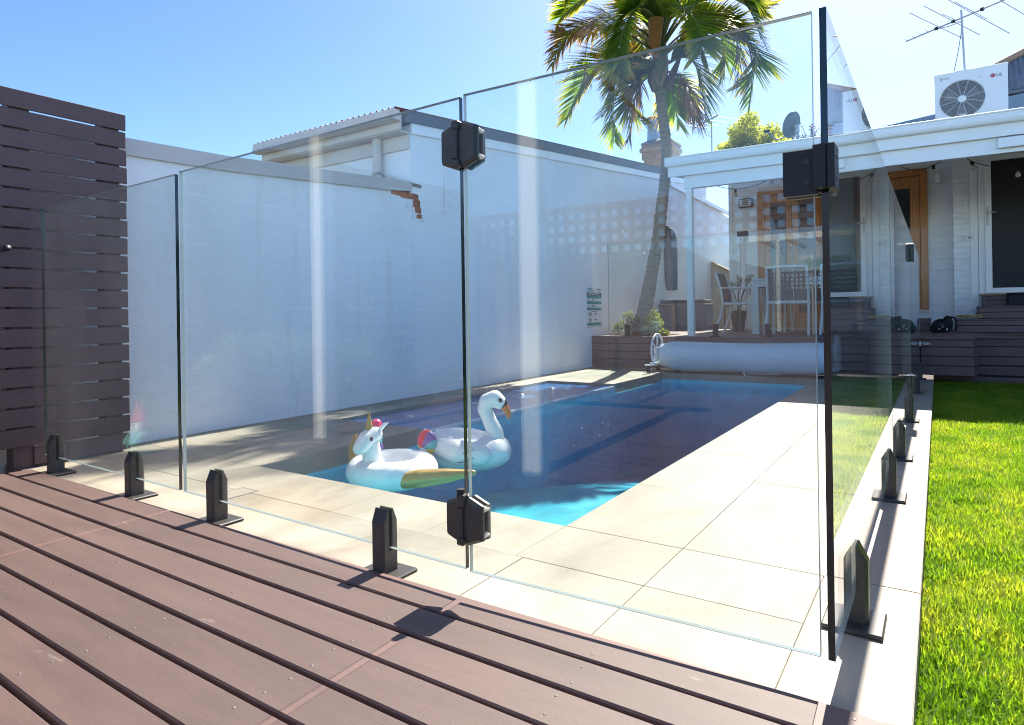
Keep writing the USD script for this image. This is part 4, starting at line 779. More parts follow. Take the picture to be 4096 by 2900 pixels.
# ================================================================== on the roofs
ac = thing('air_conditioner', 'white outdoor air conditioner unit with round fan grille on the verandah roof', 'air conditioner', (.39, 10.55, 3.08))
AY = 10.40
fcx, fcz, fr = .300, 3.512, .246
from shapely.geometry import Point as _Pt, box as _bx
panel = _bx(0.0, 3.09, .785, 3.885).buffer(-.012).buffer(.012).difference(_Pt(fcx, fcz).buffer(fr, 32))
pm_ = trimesh.creation.extrude_polygon(panel, .02, engine='earcut'); pm_ = xform(pm_, rx=math.pi / 2, t=(0, AY + .02, 0))
part(ac, 'front_panel', pm_, 'white_trim')
part(ac, 'case', cat(box(.0, .785, AY + .30, AY + .32, 3.09, 3.885, .006), box(.0, .012, AY + .021, AY + .30, 3.09, 3.885), box(.773, .785, AY + .021, AY + .30, 3.09, 3.885), box(.012, .773, AY + .021, AY + .30, 3.09, 3.10)), 'white_trim')
part(ac, 'lid', box(-.006, .791, AY - .004, AY + .325, 3.872, 3.892, .006), 'white_trim')
part(ac, 'fan_well', cat(xform(lathe([(fr, 0), (fr - .01, -.10), (.0, -.10)], 40), rx=math.pi / 2, t=(fcx, AY + .015, fcz)).copy()), 'canvas_dark')
bl = []
for k in range(3):
    a = k * 2.094 + .4; bl.append(hull([(fcx + r * math.cos(a + o), AY + .07 + dy, fcz + r * math.sin(a + o)) for r, o, dy in ((.04, -.2, 0), (.04, .3, .015), (.21, -.15, -.01), (.21, .45, .03), (.15, .1, .02))]))
part(ac, 'fan_blade', cat(*bl), 'galv_dark')
gr = [tube([(fcx + r * math.cos(a), AY - .004, fcz + r * math.sin(a)) for a in np.linspace(0, 2 * math.pi, 41)], .0019, 4, cap=False) for r in np.linspace(.055, fr - .004, 18)]
part(ac, 'grille', cat(*gr), 'furniture_white', True)
part(ac, 'grille_spokes', cat(*[tube([(fcx + .03 * math.cos(a), AY - .007, fcz + .03 * math.sin(a)), (fcx + (fr + .006) * math.cos(a), AY - .007, fcz + (fr + .006) * math.sin(a))], .0032, 5) for a in np.arange(12) * math.pi / 6 + .22]), 'furniture_white', True)
part(ac, 'grille_rim', tube([(fcx + (fr + .012) * math.cos(a), AY - .002, fcz + (fr + .012) * math.sin(a)) for a in np.linspace(0, 2 * math.pi, 13)], .0035, 6, cap=False), 'furniture_white', True)
part(ac, 'hub', xform(lathe([(.048, 0), (.044, .008), (0, .012)], 24), rx=math.pi / 2, t=(fcx, AY - .005, fcz)), 'white_trim', True)
part(ac, 'grille_label', box(fcx - .04, fcx + .04, AY - .012, AY - .009, fcz - .22, fcz - .20), 'sign_white')
face = lambda m, x, z, y: xform(m, rx=math.pi / 2, t=(x, y, z))
part(ac, 'lettering', face(meshkit.text_mesh('LG', .034, .0015, bold=True), .664, 3.733, AY), 'logo_grey', label='grey maker lettering')
ring_ = _Pt(0, 0).buffer(.026, 20); part(ac, 'emblem', face(trimesh.creation.extrude_polygon(ring_, .0012, engine='earcut'), .628, 3.751, AY), 'logo_red')
part(ac, 'emblem_lines', cat(box(.618, .622, AY - .0022, AY - .0012, 3.742, 3.762), box(.622, .632, AY - .0022, AY - .0012, 3.742, 3.745), box(.634, .640, AY - .0022, AY - .0012, 3.757, 3.763)), 'sign_white')
part(ac, 'badge_text', face(meshkit.text_mesh('Inverter', .017, .001), .078, 3.808, AY), 'logo_grey')
part(ac, 'badge_swoosh', face(trimesh.creation.extrude_polygon(_Pt(0, 0).buffer(.024, 20).difference(_Pt(.005, -.001).buffer(.021, 20)).difference(_bx(.0, -.03, .04, .03)), .001, engine='earcut'), .088, 3.815, AY), 'logo_green')
part(ac, 'knob', face(lathe([(.006, 0), (.006, .004), (0, .005)], 10), .498, 3.768, AY), 'galv_dark')
part(ac, 'foot', box(.05, .13, AY + .0, AY + .33, 3.05, 3.089), 'galv_dark'); part(ac, 'foot', box(.65, .73, AY + .0, AY + .33, 3.05, 3.089), 'galv_dark')

an = thing('tv_antenna', 'large television antenna on a mast above the air conditioner', 'antenna', (.36, 10.95, 3.2))
z = 4.9
part(an, 'mast', tube([(.372, 11.02, 3.2), (.352, 11.02, 4.1), (.322, 11.02, 4.93)], .013, 8), 'alu', True)
part(an, 'boom', tube([(-.362, 11.722, z), (.95, 10.825, z)], .013, 8), 'alu', True)
for a, b, r in (((-.283, 10.621, z), (.366, 12.096, z), .006), ((-.106, 10.509, z), (.58, 12.105, z), .006), ((.103, 10.939, z), (.343, 11.447, z), .005), ((.171, 10.493, z), (.959, 12.315, z), .006), ((.242, 10.608, z), (.643, 11.514, z), .005), ((.55, 10.45, z), (1.25, 12.05, z), .006),
                ((-.37, 11.66, z + .01), (-.33, 11.75, z + .01), .004), ((-.28, 11.58, z + .01), (-.22, 11.71, z + .01), .004), ((-.19, 11.52, z + .01), (-.13, 11.65, z + .01), .004), ((-.12, 11.42, z + .01), (-.05, 11.58, z + .01), .004)):
    part(an, 'element', tube([a, b], r, 6), 'alu', True)
for x, y in ((.03, 11.45), (.235, 11.31), (.565, 11.09)): part(an, 'insulator', box(x - .025, x + .025, y - .022, y + .022, z - .02, z + .022, .005), 'black_matte')
part(an, 'cable', tube([(.06, 11.42, z - .02), (.20, 11.30, z - .06), (.322, 11.05, z - .12), (.32, 11.04, 4.62), (.28, 11.02, 4.35), (.225, 11.0, 4.05), (.20, 10.98, 3.6)], .005, 6), 'rubber', True)
a2 = thing('tv_antenna', 'small distant television antenna left of the round tree', 'antenna', (-3.76, 13.0, 3.3))
z2 = 4.52
part(a2, 'mast', tube([(-3.764, 13.0, 3.3), (-3.761, 13.0, 4.6)], .012, 6), 'alu', True)
part(a2, 'boom', tube([(-4.15, 13.06, z2 + .0), (-3.48, 12.46, z2 + .0)], .013, 6), 'galv_dark', True)
for k, f in enumerate((.15, .4, .65, .93)):
    c = np.array((-4.15, 13.06, z2)) * (1 - f) + np.array((-3.48, 12.46, z2)) * f; L_ = .28 + .12 * k
    part(a2, 'element', tube([c - L_ * np.array((.5, .86, 0)), c + L_ * np.array((.5, .86, 0))], .005, 5), 'alu', True)
part(a2, 'cable_loop', tube([(-3.76, 13, 4.40), (-3.83, 13, 4.36), (-3.82, 13, 4.30), (-3.76, 13, 4.27)], .005, 5), 'rubber', True)

di = thing('satellite_dish', 'grey satellite dish on the verandah roof gutter line', 'satellite dish', (-1.60, 9.05, 2.85))
dr = .155
dm = lathe([(0, -.026), (dr * .4, -.022), (dr * .75, -.011), (dr, .0), (dr, .006), (dr * .75, -.005), (dr * .4, -.016), (0, -.020)], 36)
dm.apply_scale((.86, 1.12, 1.)); dmat = trimesh.transformations.euler_matrix(math.radians(-68), 0, 0); dm.apply_transform(dmat); dm.apply_transform(trimesh.transformations.euler_matrix(0, 0, math.radians(52))); dm.apply_translation((-1.575, 9.05, 3.175))
part(di, 'reflector', dm, 'galv_dark', 40)
part(di, 'mount', cat(tube([(-1.50, 9.06, 2.80), (-1.50, 9.06, 3.10), (-1.545, 9.05, 3.16)], .014, 8), box(-1.53, -1.48, 9.03, 9.08, 3.06, 3.17, .005), tube([(-1.60, 9.02, 2.86), (-1.51, 9.05, 3.08)], .009, 6)), 'galv', True)
part(di, 'feed_arm', tube([(-1.62, 9.0, 3.03), (-1.74, 8.98, 2.99), (-1.87, 8.97, 3.115)], .009, 6), 'galv_dark', True)
part(di, 'feed_horn', cat(box(-1.905, -1.845, 8.945, 8.995, 3.105, 3.14, .008), cyl((-1.86, 8.97, 3.12), (-1.83, 8.975, 3.135), .018, 10)), 'black_matte')

ch = thing('chimney', 'old brick chimney with cement cap and grey metal flue behind the roofs', 'chimney', (-5.3, 14.0, 2.))
cx0, cx1, cy0, cy1 = -5.62, -4.98, 14.0, 14.6
zz = 2.8; k = 0
while zz < 4.60:
    o = 0 if zz < 4.26 else (.035 if zz < 4.36 else (.075 if zz < 4.47 else .04))
    xs_ = np.arange(cx0 - o + (.115 if k % 2 else 0), cx1 + o, .235); xs_ = [cx0 - o] + [x for x in xs_ if cx0 - o + .02 < x < cx1 + o - .02] + [cx1 + o]
    for a, b in zip(xs_[:-1], xs_[1:]): part(ch, 'brick', box(a + .004, b - .004, cy0 - o - rng.uniform(0, .004), cy0 + .1, zz + .004, zz + .082, .004), 'brick_chimney')
    part(ch, 'core', box(cx0 - o + .006, cx1 + o - .006, cy0 - o + .006, cy1, zz, zz + .086), 'mortar')
    zz += .086; k += 1
part(ch, 'cap', hull([(x, y, z_) for z_, e in ((zz, .05), (zz + .05, .03), (zz + .13, -.12)) for x in (cx0 - e, cx1 + e) for y in (cy0 - e, cy1 + e)]), 'cement')
part(ch, 'flue', cat(tube([(-5.47, 14.25, zz + .1), (-5.47, 14.25, 5.24)], [.155, .125], 20)), 'galv', 40)
part(ch, 'cowl', lathe([(0.0, .085), (.10, .07), (.185, .012), (.185, 0), (0, 0)], 24, (-5.47, 14.25, 5.24)), 'cement', 40)

gb = thing('gabled_building', 'neighbouring red brick building with corrugated metal roof at the right edge', 'building', (2., 13., 2.))
zz = 3.30; k = 0
while zz < 4.10:
    xs_ = [.80] + [x for x in np.arange(.80 + (.12 if k % 2 else .24), 2.6, .24)] + [2.6]
    for a, b in zip(xs_[:-1], xs_[1:]): part(gb, 'brick', box(a + .005, b - .005, 12.90 - rng.uniform(0, .006), 13.1, zz + .005, zz + .081, .004), 'brick_orange')
    zz += .086; k += 1
part(gb, 'wall', box(.805, 4.5, 12.907, 16, .5, 4.12), 'mortar')
part(gb, 'gutter', box(.76, 4.5, 12.78, 12.90, 4.10, 4.20, .01), 'galv_dark')
# hipped roof plane facing the yard: the hip rises to the right from behind the air conditioner
hipz = lambda x: 4.40 + (x - .30) * .56                      # height of the hip above each x, at the hip itself
SL = 1.1; y_of = lambda z: 12.76 + (z - 4.16) / SL
xs = np.arange(.30, 3.2, .0125); V, F = [], []
for x in xs:
    p = .009 * math.sin(x / .076 * 2 * math.pi); V += [(x, 12.76, 4.16 + p), (x, y_of(hipz(x)), hipz(x) + p)]
for i in range(len(xs) - 1): F += [(2 * i, 2 * i + 2, 2 * i + 3), (2 * i, 2 * i + 3, 2 * i + 1)]
part(gb, 'roof', trimesh.Trimesh(np.array(V), np.array(F), process=False), 'galv_dark')
part(gb, 'hip_capping', tube([(x, y_of(hipz(x)) + .0, hipz(x) + .02) for x in (.25, 1.2, 3.2)], .055, 8), 'brick_chimney', True)
part(gb, 'rear_roof', hull([(.3, 12.80, 4.2), (.3, y_of(hipz(.3)), hipz(.3) - .04), (3.2, y_of(hipz(3.2)), hipz(3.2) - .04), (3.2, 15.5, 4.2), (.3, 15.5, 4.2), (3.2, 12.86, 4.2)]), 'roof_red')
# trees beyond the roofs
def crown(cs, rs, n, size, seed, mt, t, asp=.32):
    part(t, 'crown', leaves(np.array(cs), np.array(rs), n, size, seed, aspect=asp), mt)
tr = thing('round_tree', 'round yellow green tree rising behind the house roof', 'tree', (-4.95, 22., 0))
g = np.random.default_rng(3)
cs = [(-5.0, 22, 6.25)] + [(-4.95 + 1.0 * math.cos(a) * s, 22 + .6 * g.normal(), 6.05 + .75 * abs(math.sin(a)) * s) for a, s in zip(np.linspace(0, math.pi, 26), g.uniform(.55, 1.05, 26))] + [(-4.95 + g.uniform(-1.1, 1.1), 22 + g.normal() * .5, 5.7 + g.uniform(-.5, .3)) for _ in range(18)]
crown(cs, [(.30, .35, .26)] * len(cs), 330, .14, 11, 'leaf_tree', tr)
part(tr, 'trunk', tube([(-4.9, 22, -.5), (-4.95, 22, 4.0), (-5.0, 22, 6.3)], [.22, .16, .05], 8), 'bark_tree', True)
for a in (-.8, .7, .2): part(tr, 'limb', tube([(-4.95, 22, 4.2), (-4.95 + a * .6, 22, 5.2), (-4.95 + a, 22, 6.2)], [.09, .06, .02], 6), 'bark_tree', True)
t2 = thing('sparse_tree', 'thin bare branched tree with reddish twigs behind the satellite dish', 'tree', (-3.2, 22, 0))
tw = []; tips = []
for k in range(46):
    a = g.uniform(-1.0, 1.0); b_ = (-3.25 + a * .75, 22 + g.normal() * .3, 6.15 + g.uniform(-.15, .55) - .35 * abs(a)); s0 = (-3.25 + a * .25, 22, 5.2)
    m_ = tuple((np.array(s0) + np.array(b_)) / 2 + g.normal(size=3) * .07); tw.append(tube([s0, m_, b_], [.022, .014, .006], 4)); tips.append(b_); tips.append(m_)
part(t2, 'branches', cat(*tw), 'bark_tree', kind='stuff'); part(t2, 'trunk', tube([(-3.25, 22, -.5), (-3.25, 22, 5.3)], [.16, .08], 8), 'bark_tree', True)
part(t2, 'crown', leaves(np.array(tips), .13, 12, .07, 8), 'leaf_bare')

# ================================================================== verandah furniture and wall fittings
def sq(path, r): return tube(path, r, 6)
def chair(name, label, loc, rz, group):
    t = thing(name, label, 'chair', loc, rz, group)
    Q = lambda n_, m, mt, sm=False, par=None: part(par or t, n_, m, mt, sm, local=True)
    for s in (-1, 1):
        Q('back_leg', sq([(s * .25, -.33, 0), (s * .245, -.24, .22), (s * .24, -.20, .42), (s * .24, -.22, .60), (s * .235, -.30, .86)], .017), 'furniture_white', 30)
        Q('front_leg', sq([(s * .25, .26, 0), (s * .245, .23, .25), (s * .24, .21, .63)], .016), 'furniture_white', 30)
        Q('armrest', box(s * .24 - .024, s * .24 + .024, -.24, .26, .625, .648, .006), 'furniture_white')
        Q('seat_rail', box(s * .225 - .012, s * .225 + .012, -.19, .22, .40, .435, .004), 'furniture_white')
    Q('top_rail', sq([(-.235, -.30, .855), (0, -.33, .86), (.235, -.30, .855)], .015), 'furniture_white', 30)
    Q('front_rail', box(-.235, .235, .20, .225, .395, .435, .004), 'furniture_white'); Q('back_rail', box(-.235, .235, -.215, -.19, .395, .435, .004), 'furniture_white')
    V, F = [], []
    for i, (yv, zv) in enumerate([(.21, .43), (.0, .415), (-.19, .425)]): V += [(-.222, yv, zv), (.222, yv, zv)]
    Q('seat_sling', trimesh.Trimesh(np.array(V), np.array([(0, 1, 3), (0, 3, 2), (2, 3, 5), (2, 5, 4)]), process=False), 'sling')
    V = []
    for yv, zv in [(-.205, .44), (-.225, .60), (-.295, .85)]: V += [(-.228, yv, zv), (.228, yv, zv)]
    Q('back_sling', trimesh.Trimesh(np.array(V), np.array([(0, 1, 3), (0, 3, 2), (2, 3, 5), (2, 5, 4)]), process=False), 'sling')
    return t
c0 = chair('dining_chair', 'white and grey outdoor dining chair turned sideways at the left end of the table', (-2.30, 9.30, HDZ), -90, 'white outdoor dining chairs')
dup(c0, 'white and grey outdoor dining chair with its back to the pool, in the middle', (-1.585, 8.85, HDZ), 2); dup(c0, 'white and grey outdoor dining chair with its back to the pool, beside the corner glass', (-.93, 8.86, HDZ), -3)
dup(c0, 'white and grey outdoor dining chair facing the pool behind the table, on the left', (-1.55, 9.85, HDZ), 180); dup(c0, 'white and grey outdoor dining chair facing the pool behind the table, on the right', (-.85, 9.85, HDZ), 180)
tb = thing('dining_table', 'white outdoor dining table on the verandah among the chairs', 'table', (-1.3, 9.35, HDZ))
part(tb, 'tabletop', cat(*[box(-2.10 + i * .2, -2.10 + i * .2 + .196, 8.98, 9.72, HDZ + .715, HDZ + .742, .003) for i in range(8)]), 'furniture_white')
part(tb, 'apron', cat(box(-2.06, -.55, 9.0, 9.03, HDZ + .63, HDZ + .714), box(-2.06, -.55, 9.67, 9.70, HDZ + .63, HDZ + .714), box(-2.08, -2.05, 9.03, 9.67, HDZ + .63, HDZ + .714), box(-.56, -.53, 9.03, 9.67, HDZ + .63, HDZ + .714)), 'furniture_white')
for x in (-2.10, -.60):
    for yv in (8.985, 9.625): part(tb, 'leg', hull([(x + a, yv + b, HDZ + zq) for a in (0, .09) for b in (0, .09) for zq in (0, .629)]), 'furniture_white')
tp = thing('table_plant', 'leafy green plant in a low trough on the dining table', 'plant', (-1.15, 9.35, HDZ + .742))
part(tp, 'trough', box(-1.45, -.95, 9.28, 9.42, HDZ + .743, HDZ + .83, .01), 'pot_dark'); part(tp, 'foliage', leaves([(x, 9.35, HDZ + .92) for x in np.linspace(-1.42, -.98, 6)], (.08, .09, .11), 120, .05, 21), 'leaf_hedge')
cl = thing('yellow_cloth', 'bright lime cloth lying on the chair beside the corner glass', 'cloth', (-.80, 8.95, HDZ + .43)); part(cl, 'cloth', melt([esph((-.80, 8.98, HDZ + .455), (.07, .06, .035)), esph((-.76, 8.96, HDZ + .49), (.04, .04, .05))], .012, 3), 'leaf_lime', True)
pl_ = thing('potted_shrub', 'thin sparse shrub in a tall dark tapered pot by the house corner', 'potted plant', (-2.63, 10.4, HDZ))
part(pl_, 'pot', lathe([(0, 0), (.085, 0), (.10, .10), (.125, .32), (.13, .32), (.115, .30), (0, .29)], 24, (-2.63, 10.4, HDZ)), 'pot_dark', 40)
g = np.random.default_rng(4); st, tips = [], []
for _ in range(13):
    e = (-2.63 + g.uniform(-.22, .22), 10.4 + g.uniform(-.2, .2), HDZ + g.uniform(.62, .85)); st.append(tube([(-2.63 + g.uniform(-.03, .03), 10.4, HDZ + .29), tuple((np.array(e) + np.array((-2.63, 10.4, HDZ + .4))) / 2), e], [.006, .004, .002], 4)); tips.append(e)
part(pl_, 'stem', cat(*st), 'bark_tree'); part(pl_, 'foliage', leaves(tips + [(-2.42, 10.35, 1.02)], .055, 45, .03, 6), 'leaf_olive')
ob = thing('olive_bush', 'pale grey green clipped bush behind the verandah post', 'shrub', (-2.98, 10.9, HDZ))
part(ob, 'foliage', leaves([(-2.98, 10.9, .98), (-3.02, 10.9, 1.08), (-2.96, 10.9, .88)], (.075, .09, .09), 200, .03, 9), 'leaf_grey'); part(ob, 'stem', tube([(-2.98, 10.9, HDZ), (-2.98, 10.9, .95)], .012, 6), 'bark_tree')
bn = thing('storage_bench', 'dark slatted timber storage bench with grey cushion against the white wall', 'bench', (-3.55, 10.6, HDZ))
for k in range(5): part(bn, 'front_slat', box(-3.66, -3.24, 10.405, 10.42, HDZ + .085 + k * .068, HDZ + .148 + k * .068, .002), 'deck_paint_x_lifted'); part(bn, 'side_slat', box(-3.18, -3.165, 10.45, 10.87, HDZ + .085 + k * .068, HDZ + .148 + k * .068, .002), 'deck_paint_y')
for k in range(5): part(bn, 'front_slat', box(-3.94, -3.72, 10.405, 10.42, HDZ + .085 + k * .068, HDZ + .148 + k * .068, .002), 'deck_paint_x_lifted')
for x in (-3.94, -3.72, -3.24): part(bn, 'leg', box(x, x + .06, 10.40, 10.46, HDZ, HDZ + .43, .003), 'timber' if x == -3.72 else 'deck_paint_x_lifted')
part(bn, 'back', box(-3.94, -3.18, 10.86, 10.90, HDZ, HDZ + .43), 'deck_paint_x_lifted'); part(bn, 'box', box(-3.92, -3.19, 10.43, 10.85, HDZ + .08, HDZ + .42), 'screw_dark'); part(bn, 'lid', box(-3.945, -3.155, 10.385, 10.90, HDZ + .432, HDZ + .452, .004), 'timber')
part(bn, 'cushion', melt([m3.Manifold.batch_hull([sph((x + .035, yv, HDZ + .49), .033, 12) for yv in (10.43, 10.86)] + [sph((x + .10, yv, HDZ + .49), .033, 12) for yv in (10.43, 10.86)]) for x in np.arange(-3.94, -3.22, .106)], .03, 5), 'cushion', True)
bd_ = thing('bodyboard', 'long dark bodyboard hung upright on the white side wall', 'bodyboard', (-3.93, 10.95, 1.65))
part(bd_, 'board', hull([(WX + d, 10.95 + a, zq) for d in (.01, .06) for a, zq in ((-.26, 2.20), (-.22, 2.235), (.10, 2.20), (.24, 2.06), (.27, 1.8), (.27, 1.3), (.24, 1.13), (-.16, 1.12), (-.24, 1.3), (-.27, 1.9))]), 'canvas_dark', 30); part(bd_, 'strap', tube([(WX + .07, 10.78, 2.21), (WX + .085, 10.95, 2.19), (WX + .07, 11.15, 2.12)], .012, 6), 'white_trim', True)
pf = thing('side_passage_fence', 'cream side fence with sloping top closing the passage by the house', 'fence', (-3.5, 13.5, 0))
part(pf, 'panel', hull([(x, yv, zq) for yv in (13.5, 13.6) for x, zq in ((WX, -.2), (-2.9, -.2), (WX, 1.75), (-2.9, 1.2))]), 'cream_fence'); part(pf, 'capping', hull([(x, yv, zq + d) for yv in (13.48, 13.62) for x, zq in ((WX, 1.75), (-2.9, 1.2)) for d in (0, .04)]), 'timber_pale')
part(pf, 'post', box(-3.02, -2.96, 13.38, 13.47, -.2, 1.5, .003), 'timber_pale')
# string lights
def catenary(a, b, sag, n=14):
    a, b = np.array(a), np.array(b); t = np.linspace(0, 1, n)[:, None]; return a * (1 - t) + b * t - np.array((0, 0, 1)) * sag * 4 * t * (1 - t)
strg = thing('string_lights', 'black cable of festoon lights sagging along the verandah ceiling', 'string lights', (-1., 9.5, 2.5))
sag = [((-2.86, 9.5, 2.66), (-2.419, 9.5, 2.505), .02), ((-2.419, 9.5, 2.505), (-1.881, 9.5, 2.615), .04), ((-1.881, 9.5, 2.615), (-1.2, 9.5, 2.60), .12), ((-1.2, 9.5, 2.60), (-.689, 9.5, 2.51), .03), ((-.689, 9.5, 2.51), (-.50, 9.5, 2.66), .0), ((-.50, 9.5, 2.66), (-.027, 9.5, 2.51), .10), ((-.027, 9.5, 2.51), (.14, 9.5, 2.60), .01), ((.22, 9.5, 2.66), (.356, 9.5, 2.50), .01), ((.356, 9.5, 2.50), (.797, 9.5, 2.37), .03), ((.797, 9.5, 2.37), (1.4, 9.5, 2.50), .05)]
part(strg, 'cable', cat(*[tube(catenary(*s), .005, 5) for s in sag]), 'rubber', True)
for (x, zq, tilt) in ((-2.419, 2.505, 0), (-1.881, 2.615, .5), (-.689, 2.51, .5), (-.027, 2.51, 0), (.356, 2.50, -.3), (.797, 2.37, 0)):
    hs = part(strg, 'lamp_holder', xform(cat(lathe([(0, 0), (.013, 0), (.019, -.012), (.019, -.055), (.0, -.055)], 12)), ry=tilt, t=(x, 9.5, zq + .004)), 'rubber', 40)
    part(hs, 'bulb', xform(lathe([(.010, -.055), (.015, -.066), (.027, -.085), (.029, -.098), (.022, -.117), (.0, -.126)], 14), ry=tilt, t=(x, 9.5, zq + .004)), 'bulb_glass', True)
dc = thing('security_camera', 'black dome security camera under the verandah ceiling', 'camera', (.11, 10.6, 2.72)); part(dc, 'dome', lathe([(0, -.065), (.03, -.058), (.055, -.03), (.06, 0), (.07, 0), (.07, .03), (0, .03)], 20, (.115, 10.3, 2.80)), 'black_metal', True)
bk = thing('bulkhead_light', 'rectangular black bulkhead wall light with ribbed glass', 'wall light', (-2.67, 11.17, 2.56))
part(bk, 'housing', box(-2.79, -2.555, 11.13, 11.175, 2.475, 2.635, .02), 'black_matte'); part(bk, 'lens', box(-2.77, -2.575, 11.105, 11.131, 2.495, 2.615, .018), 'bulb_glass')
for zq in (2.525, 2.555, 2.585): part(bk, 'guard_bar', tube([(-2.78, 11.125, zq - .005), (-2.67, 11.096, zq + .003), (-2.565, 11.125, zq - .005)], .006, 6), 'black_matte', True)
jl = thing('wall_lantern', 'white bottle shaped lantern on the weatherboards beside the timber door', 'wall light', (.03, 11.15, 2.64))
part(jl, 'body', lathe([(0, 0), (.042, 0), (.044, .02), (.043, .12), (.030, .165), (.022, .185), (0, .19)], 20, (.03, 11.125, 2.54)), 'white_trim', True); part(jl, 'hook', tube([(.03, 11.19, 2.70), (.03, 11.12, 2.735), (.03, 11.09, 2.70), (.03, 11.09, 2.67)], .004, 6), 'alu', True)
po = thing('power_point', 'small white outdoor power point on the painted brick', 'power outlet', (.37, 10.87, 1.72)); part(po, 'box', box(.315, .425, 10.855, 10.877, 1.675, 1.735, .004), 'sign_white'); part(po, 'switch', box(.36, .385, 10.851, 10.856, 1.695, 1.712, .001), 'logo_grey'); part(po, 'cover', box(.310, .430, 10.862, 10.8765, 1.67, 1.74, .003), 'white_trim')
# bag, box and rope on the deck
bg = thing('black_backpack', 'black backpack with buckles slumped on the deck beside the steps', 'backpack', (.06, 9.75, HDZ))
part(bg, 'body', melt([esph((.03, 9.75, HDZ + .09), (.10, .11, .085)), esph((.10, 9.76, HDZ + .11), (.06, .10, .105))] + bones([((-.05, 9.74, HDZ + .05), .05), ((.06, 9.72, HDZ + .06), .06)], 14), .014, 6), 'black_cloth', True)
part(bg, 'strap', cat(tube([(.11, 9.66, HDZ + .20), (.17, 9.64, HDZ + .19), (.19, 9.66, HDZ + .12), (.185, 9.68, HDZ + .03)], .012, 6), tube([(-.06, 9.70, HDZ + .07), (-.09, 9.66, HDZ + .02), (-.02, 9.64, HDZ + .012)], .008, 6)), 'black_cloth', True)
part(bg, 'buckle', cat(tube([(.03, 9.635, HDZ + .10), (.055, 9.63, HDZ + .075), (.035, 9.632, HDZ + .06)], .004, 5), box(.085, .10, 9.63, 9.64, HDZ + .03, HDZ + .055), box(.0, .02, 9.64, 9.648, HDZ + .045, HDZ + .055)), 'alu')
bx = thing('timber_stub', 'short brown timber step block below the timber door', 'step', (-.15, 10.5, HDZ)); part(bx, 'board', box(-.21, -.085, 10.45, 11.1, HDZ + .088, HDZ + .17, .003), 'deck_paint_x_lifted'); part(bx, 'board', box(-.21, -.085, 10.452, 11.1, HDZ, HDZ + .084, .003), 'deck_paint_x_lifted')
rp = thing('coiled_rope', 'tan rope coiled loosely on the lowest brown step', 'rope', (.33, 9.98, .592))
g = np.random.default_rng(12); rpp = [(.33 + (.11 + .03 * g.normal()) * math.cos(a), 10.05 + (.06 + .015 * g.normal()) * math.sin(a), .600 + .022 * abs(math.sin(a * 1.7)) + .006 * (a / 6)) for a in np.linspace(0, 26, 90)]
part(rp, 'coil', tube(rpp, .005, 5), 'rope', True)
b2 = thing('black_box', 'low black box on the upper brown step under the screen door', 'box', (.85, 10.35, .755)); part(b2, 'body', box(.74, 1.1, 10.23, 10.42, .756, .90, .012), 'black_cloth'); part(b2, 'lid', box(.735, 1.105, 10.225, 10.425, .901, .915, .004), 'black_cloth')

# ------------------------------------------------------------------ CPR chart on the wall
sg = thing('cpr_sign', 'white and teal CPR instruction sign on the boundary wall beside the deck', 'sign', (WX, 7.96, .8))
SY0, SY1, SZ0, SZ1 = 7.735, 8.185, .535, 1.085
part(sg, 'board', box(WX + .0005, WX + .005, SY0, SY1, SZ0, SZ1), 'sign_white')
def wtext(s, h, y, zq, mt, bold=False, nm='lettering'):
    m = meshkit.text_mesh(s, h, .0008, bold); m.vertices = np.stack([m.vertices[:, 2] + WX + .0062, m.vertices[:, 0] + y, m.vertices[:, 1] + zq], 1); return part(sg, nm, m, mt)
sz = lambda cyp: SZ1 - (cyp - 455) / (1490 - 455) * (SZ1 - SZ0); sy = lambda cxp: SY0 + (cxp - 275) / (650 - 275) * (SY1 - SY0)
for a, b, mt in ((580, 655, 'sign_navy'), (657, 730, 'sign_teal'), (804, 878, 'sign_teal'), (964, 1040, 'sign_teal'), (1355, 1435, 'sign_teal')): part(sg, 'band', box(WX + .005, WX + .0058, SY0 + .004, SY1 - .004, sz(b), sz(a)), mt)
wtext('CPR', .048, sy(290), sz(556), 'sign_teal', True)
def bars(lst, mt): part(sg, 'print', cat(*[box(WX + .0050, WX + .0064, sy(a), sy(b), sz(z1_), sz(z0_)) for a, b, z0_, z1_ in lst]), mt)
bars([(410, 490, 528, 536), (410, 480, 543, 552)], 'sign_teal'); bars([(310, 615, 598, 610), (330, 605, 628, 640)], 'sign_white')
bars([(290, 340, 685, 702), (290, 355, 765, 785), (400, 492, 748, 757), (400, 450, 770, 776), (400, 440, 782, 788), (290, 380, 836, 852), (292, 336, 918, 938), (398, 450, 896, 906), (398, 525, 914, 920), (398, 515, 928, 934), (398, 490, 942, 948), (290, 350, 1000, 1018), (390, 545, 1058, 1072), (322, 345, 1092, 1150), (345, 356, 1110, 1155), (370, 388, 1090, 1150), (470, 520, 1112, 1146), (320, 440, 1166, 1172), (320, 400, 1182, 1188), (470, 540, 1160, 1166), (575, 630, 1158, 1164),
      (330, 358, 1255, 1300), (370, 384, 1255, 1305), (462, 520, 1262, 1288), (312, 380, 1320, 1326), (312, 400, 1332, 1338), (460, 530, 1308, 1314), (460, 515, 1322, 1328), (575, 630, 1296, 1302), (290, 340, 1468, 1480), (530, 625, 478, 500), (570, 622, 535, 545), (365, 610, 1450, 1456), (290, 380, 1400, 1418)], 'sign_navy')
bars([(570, 590, 680, 712), (605, 615, 685, 700), (590, 605, 825, 850), (575, 635, 980, 990), (612, 632, 1368, 1400)], 'sign_white')

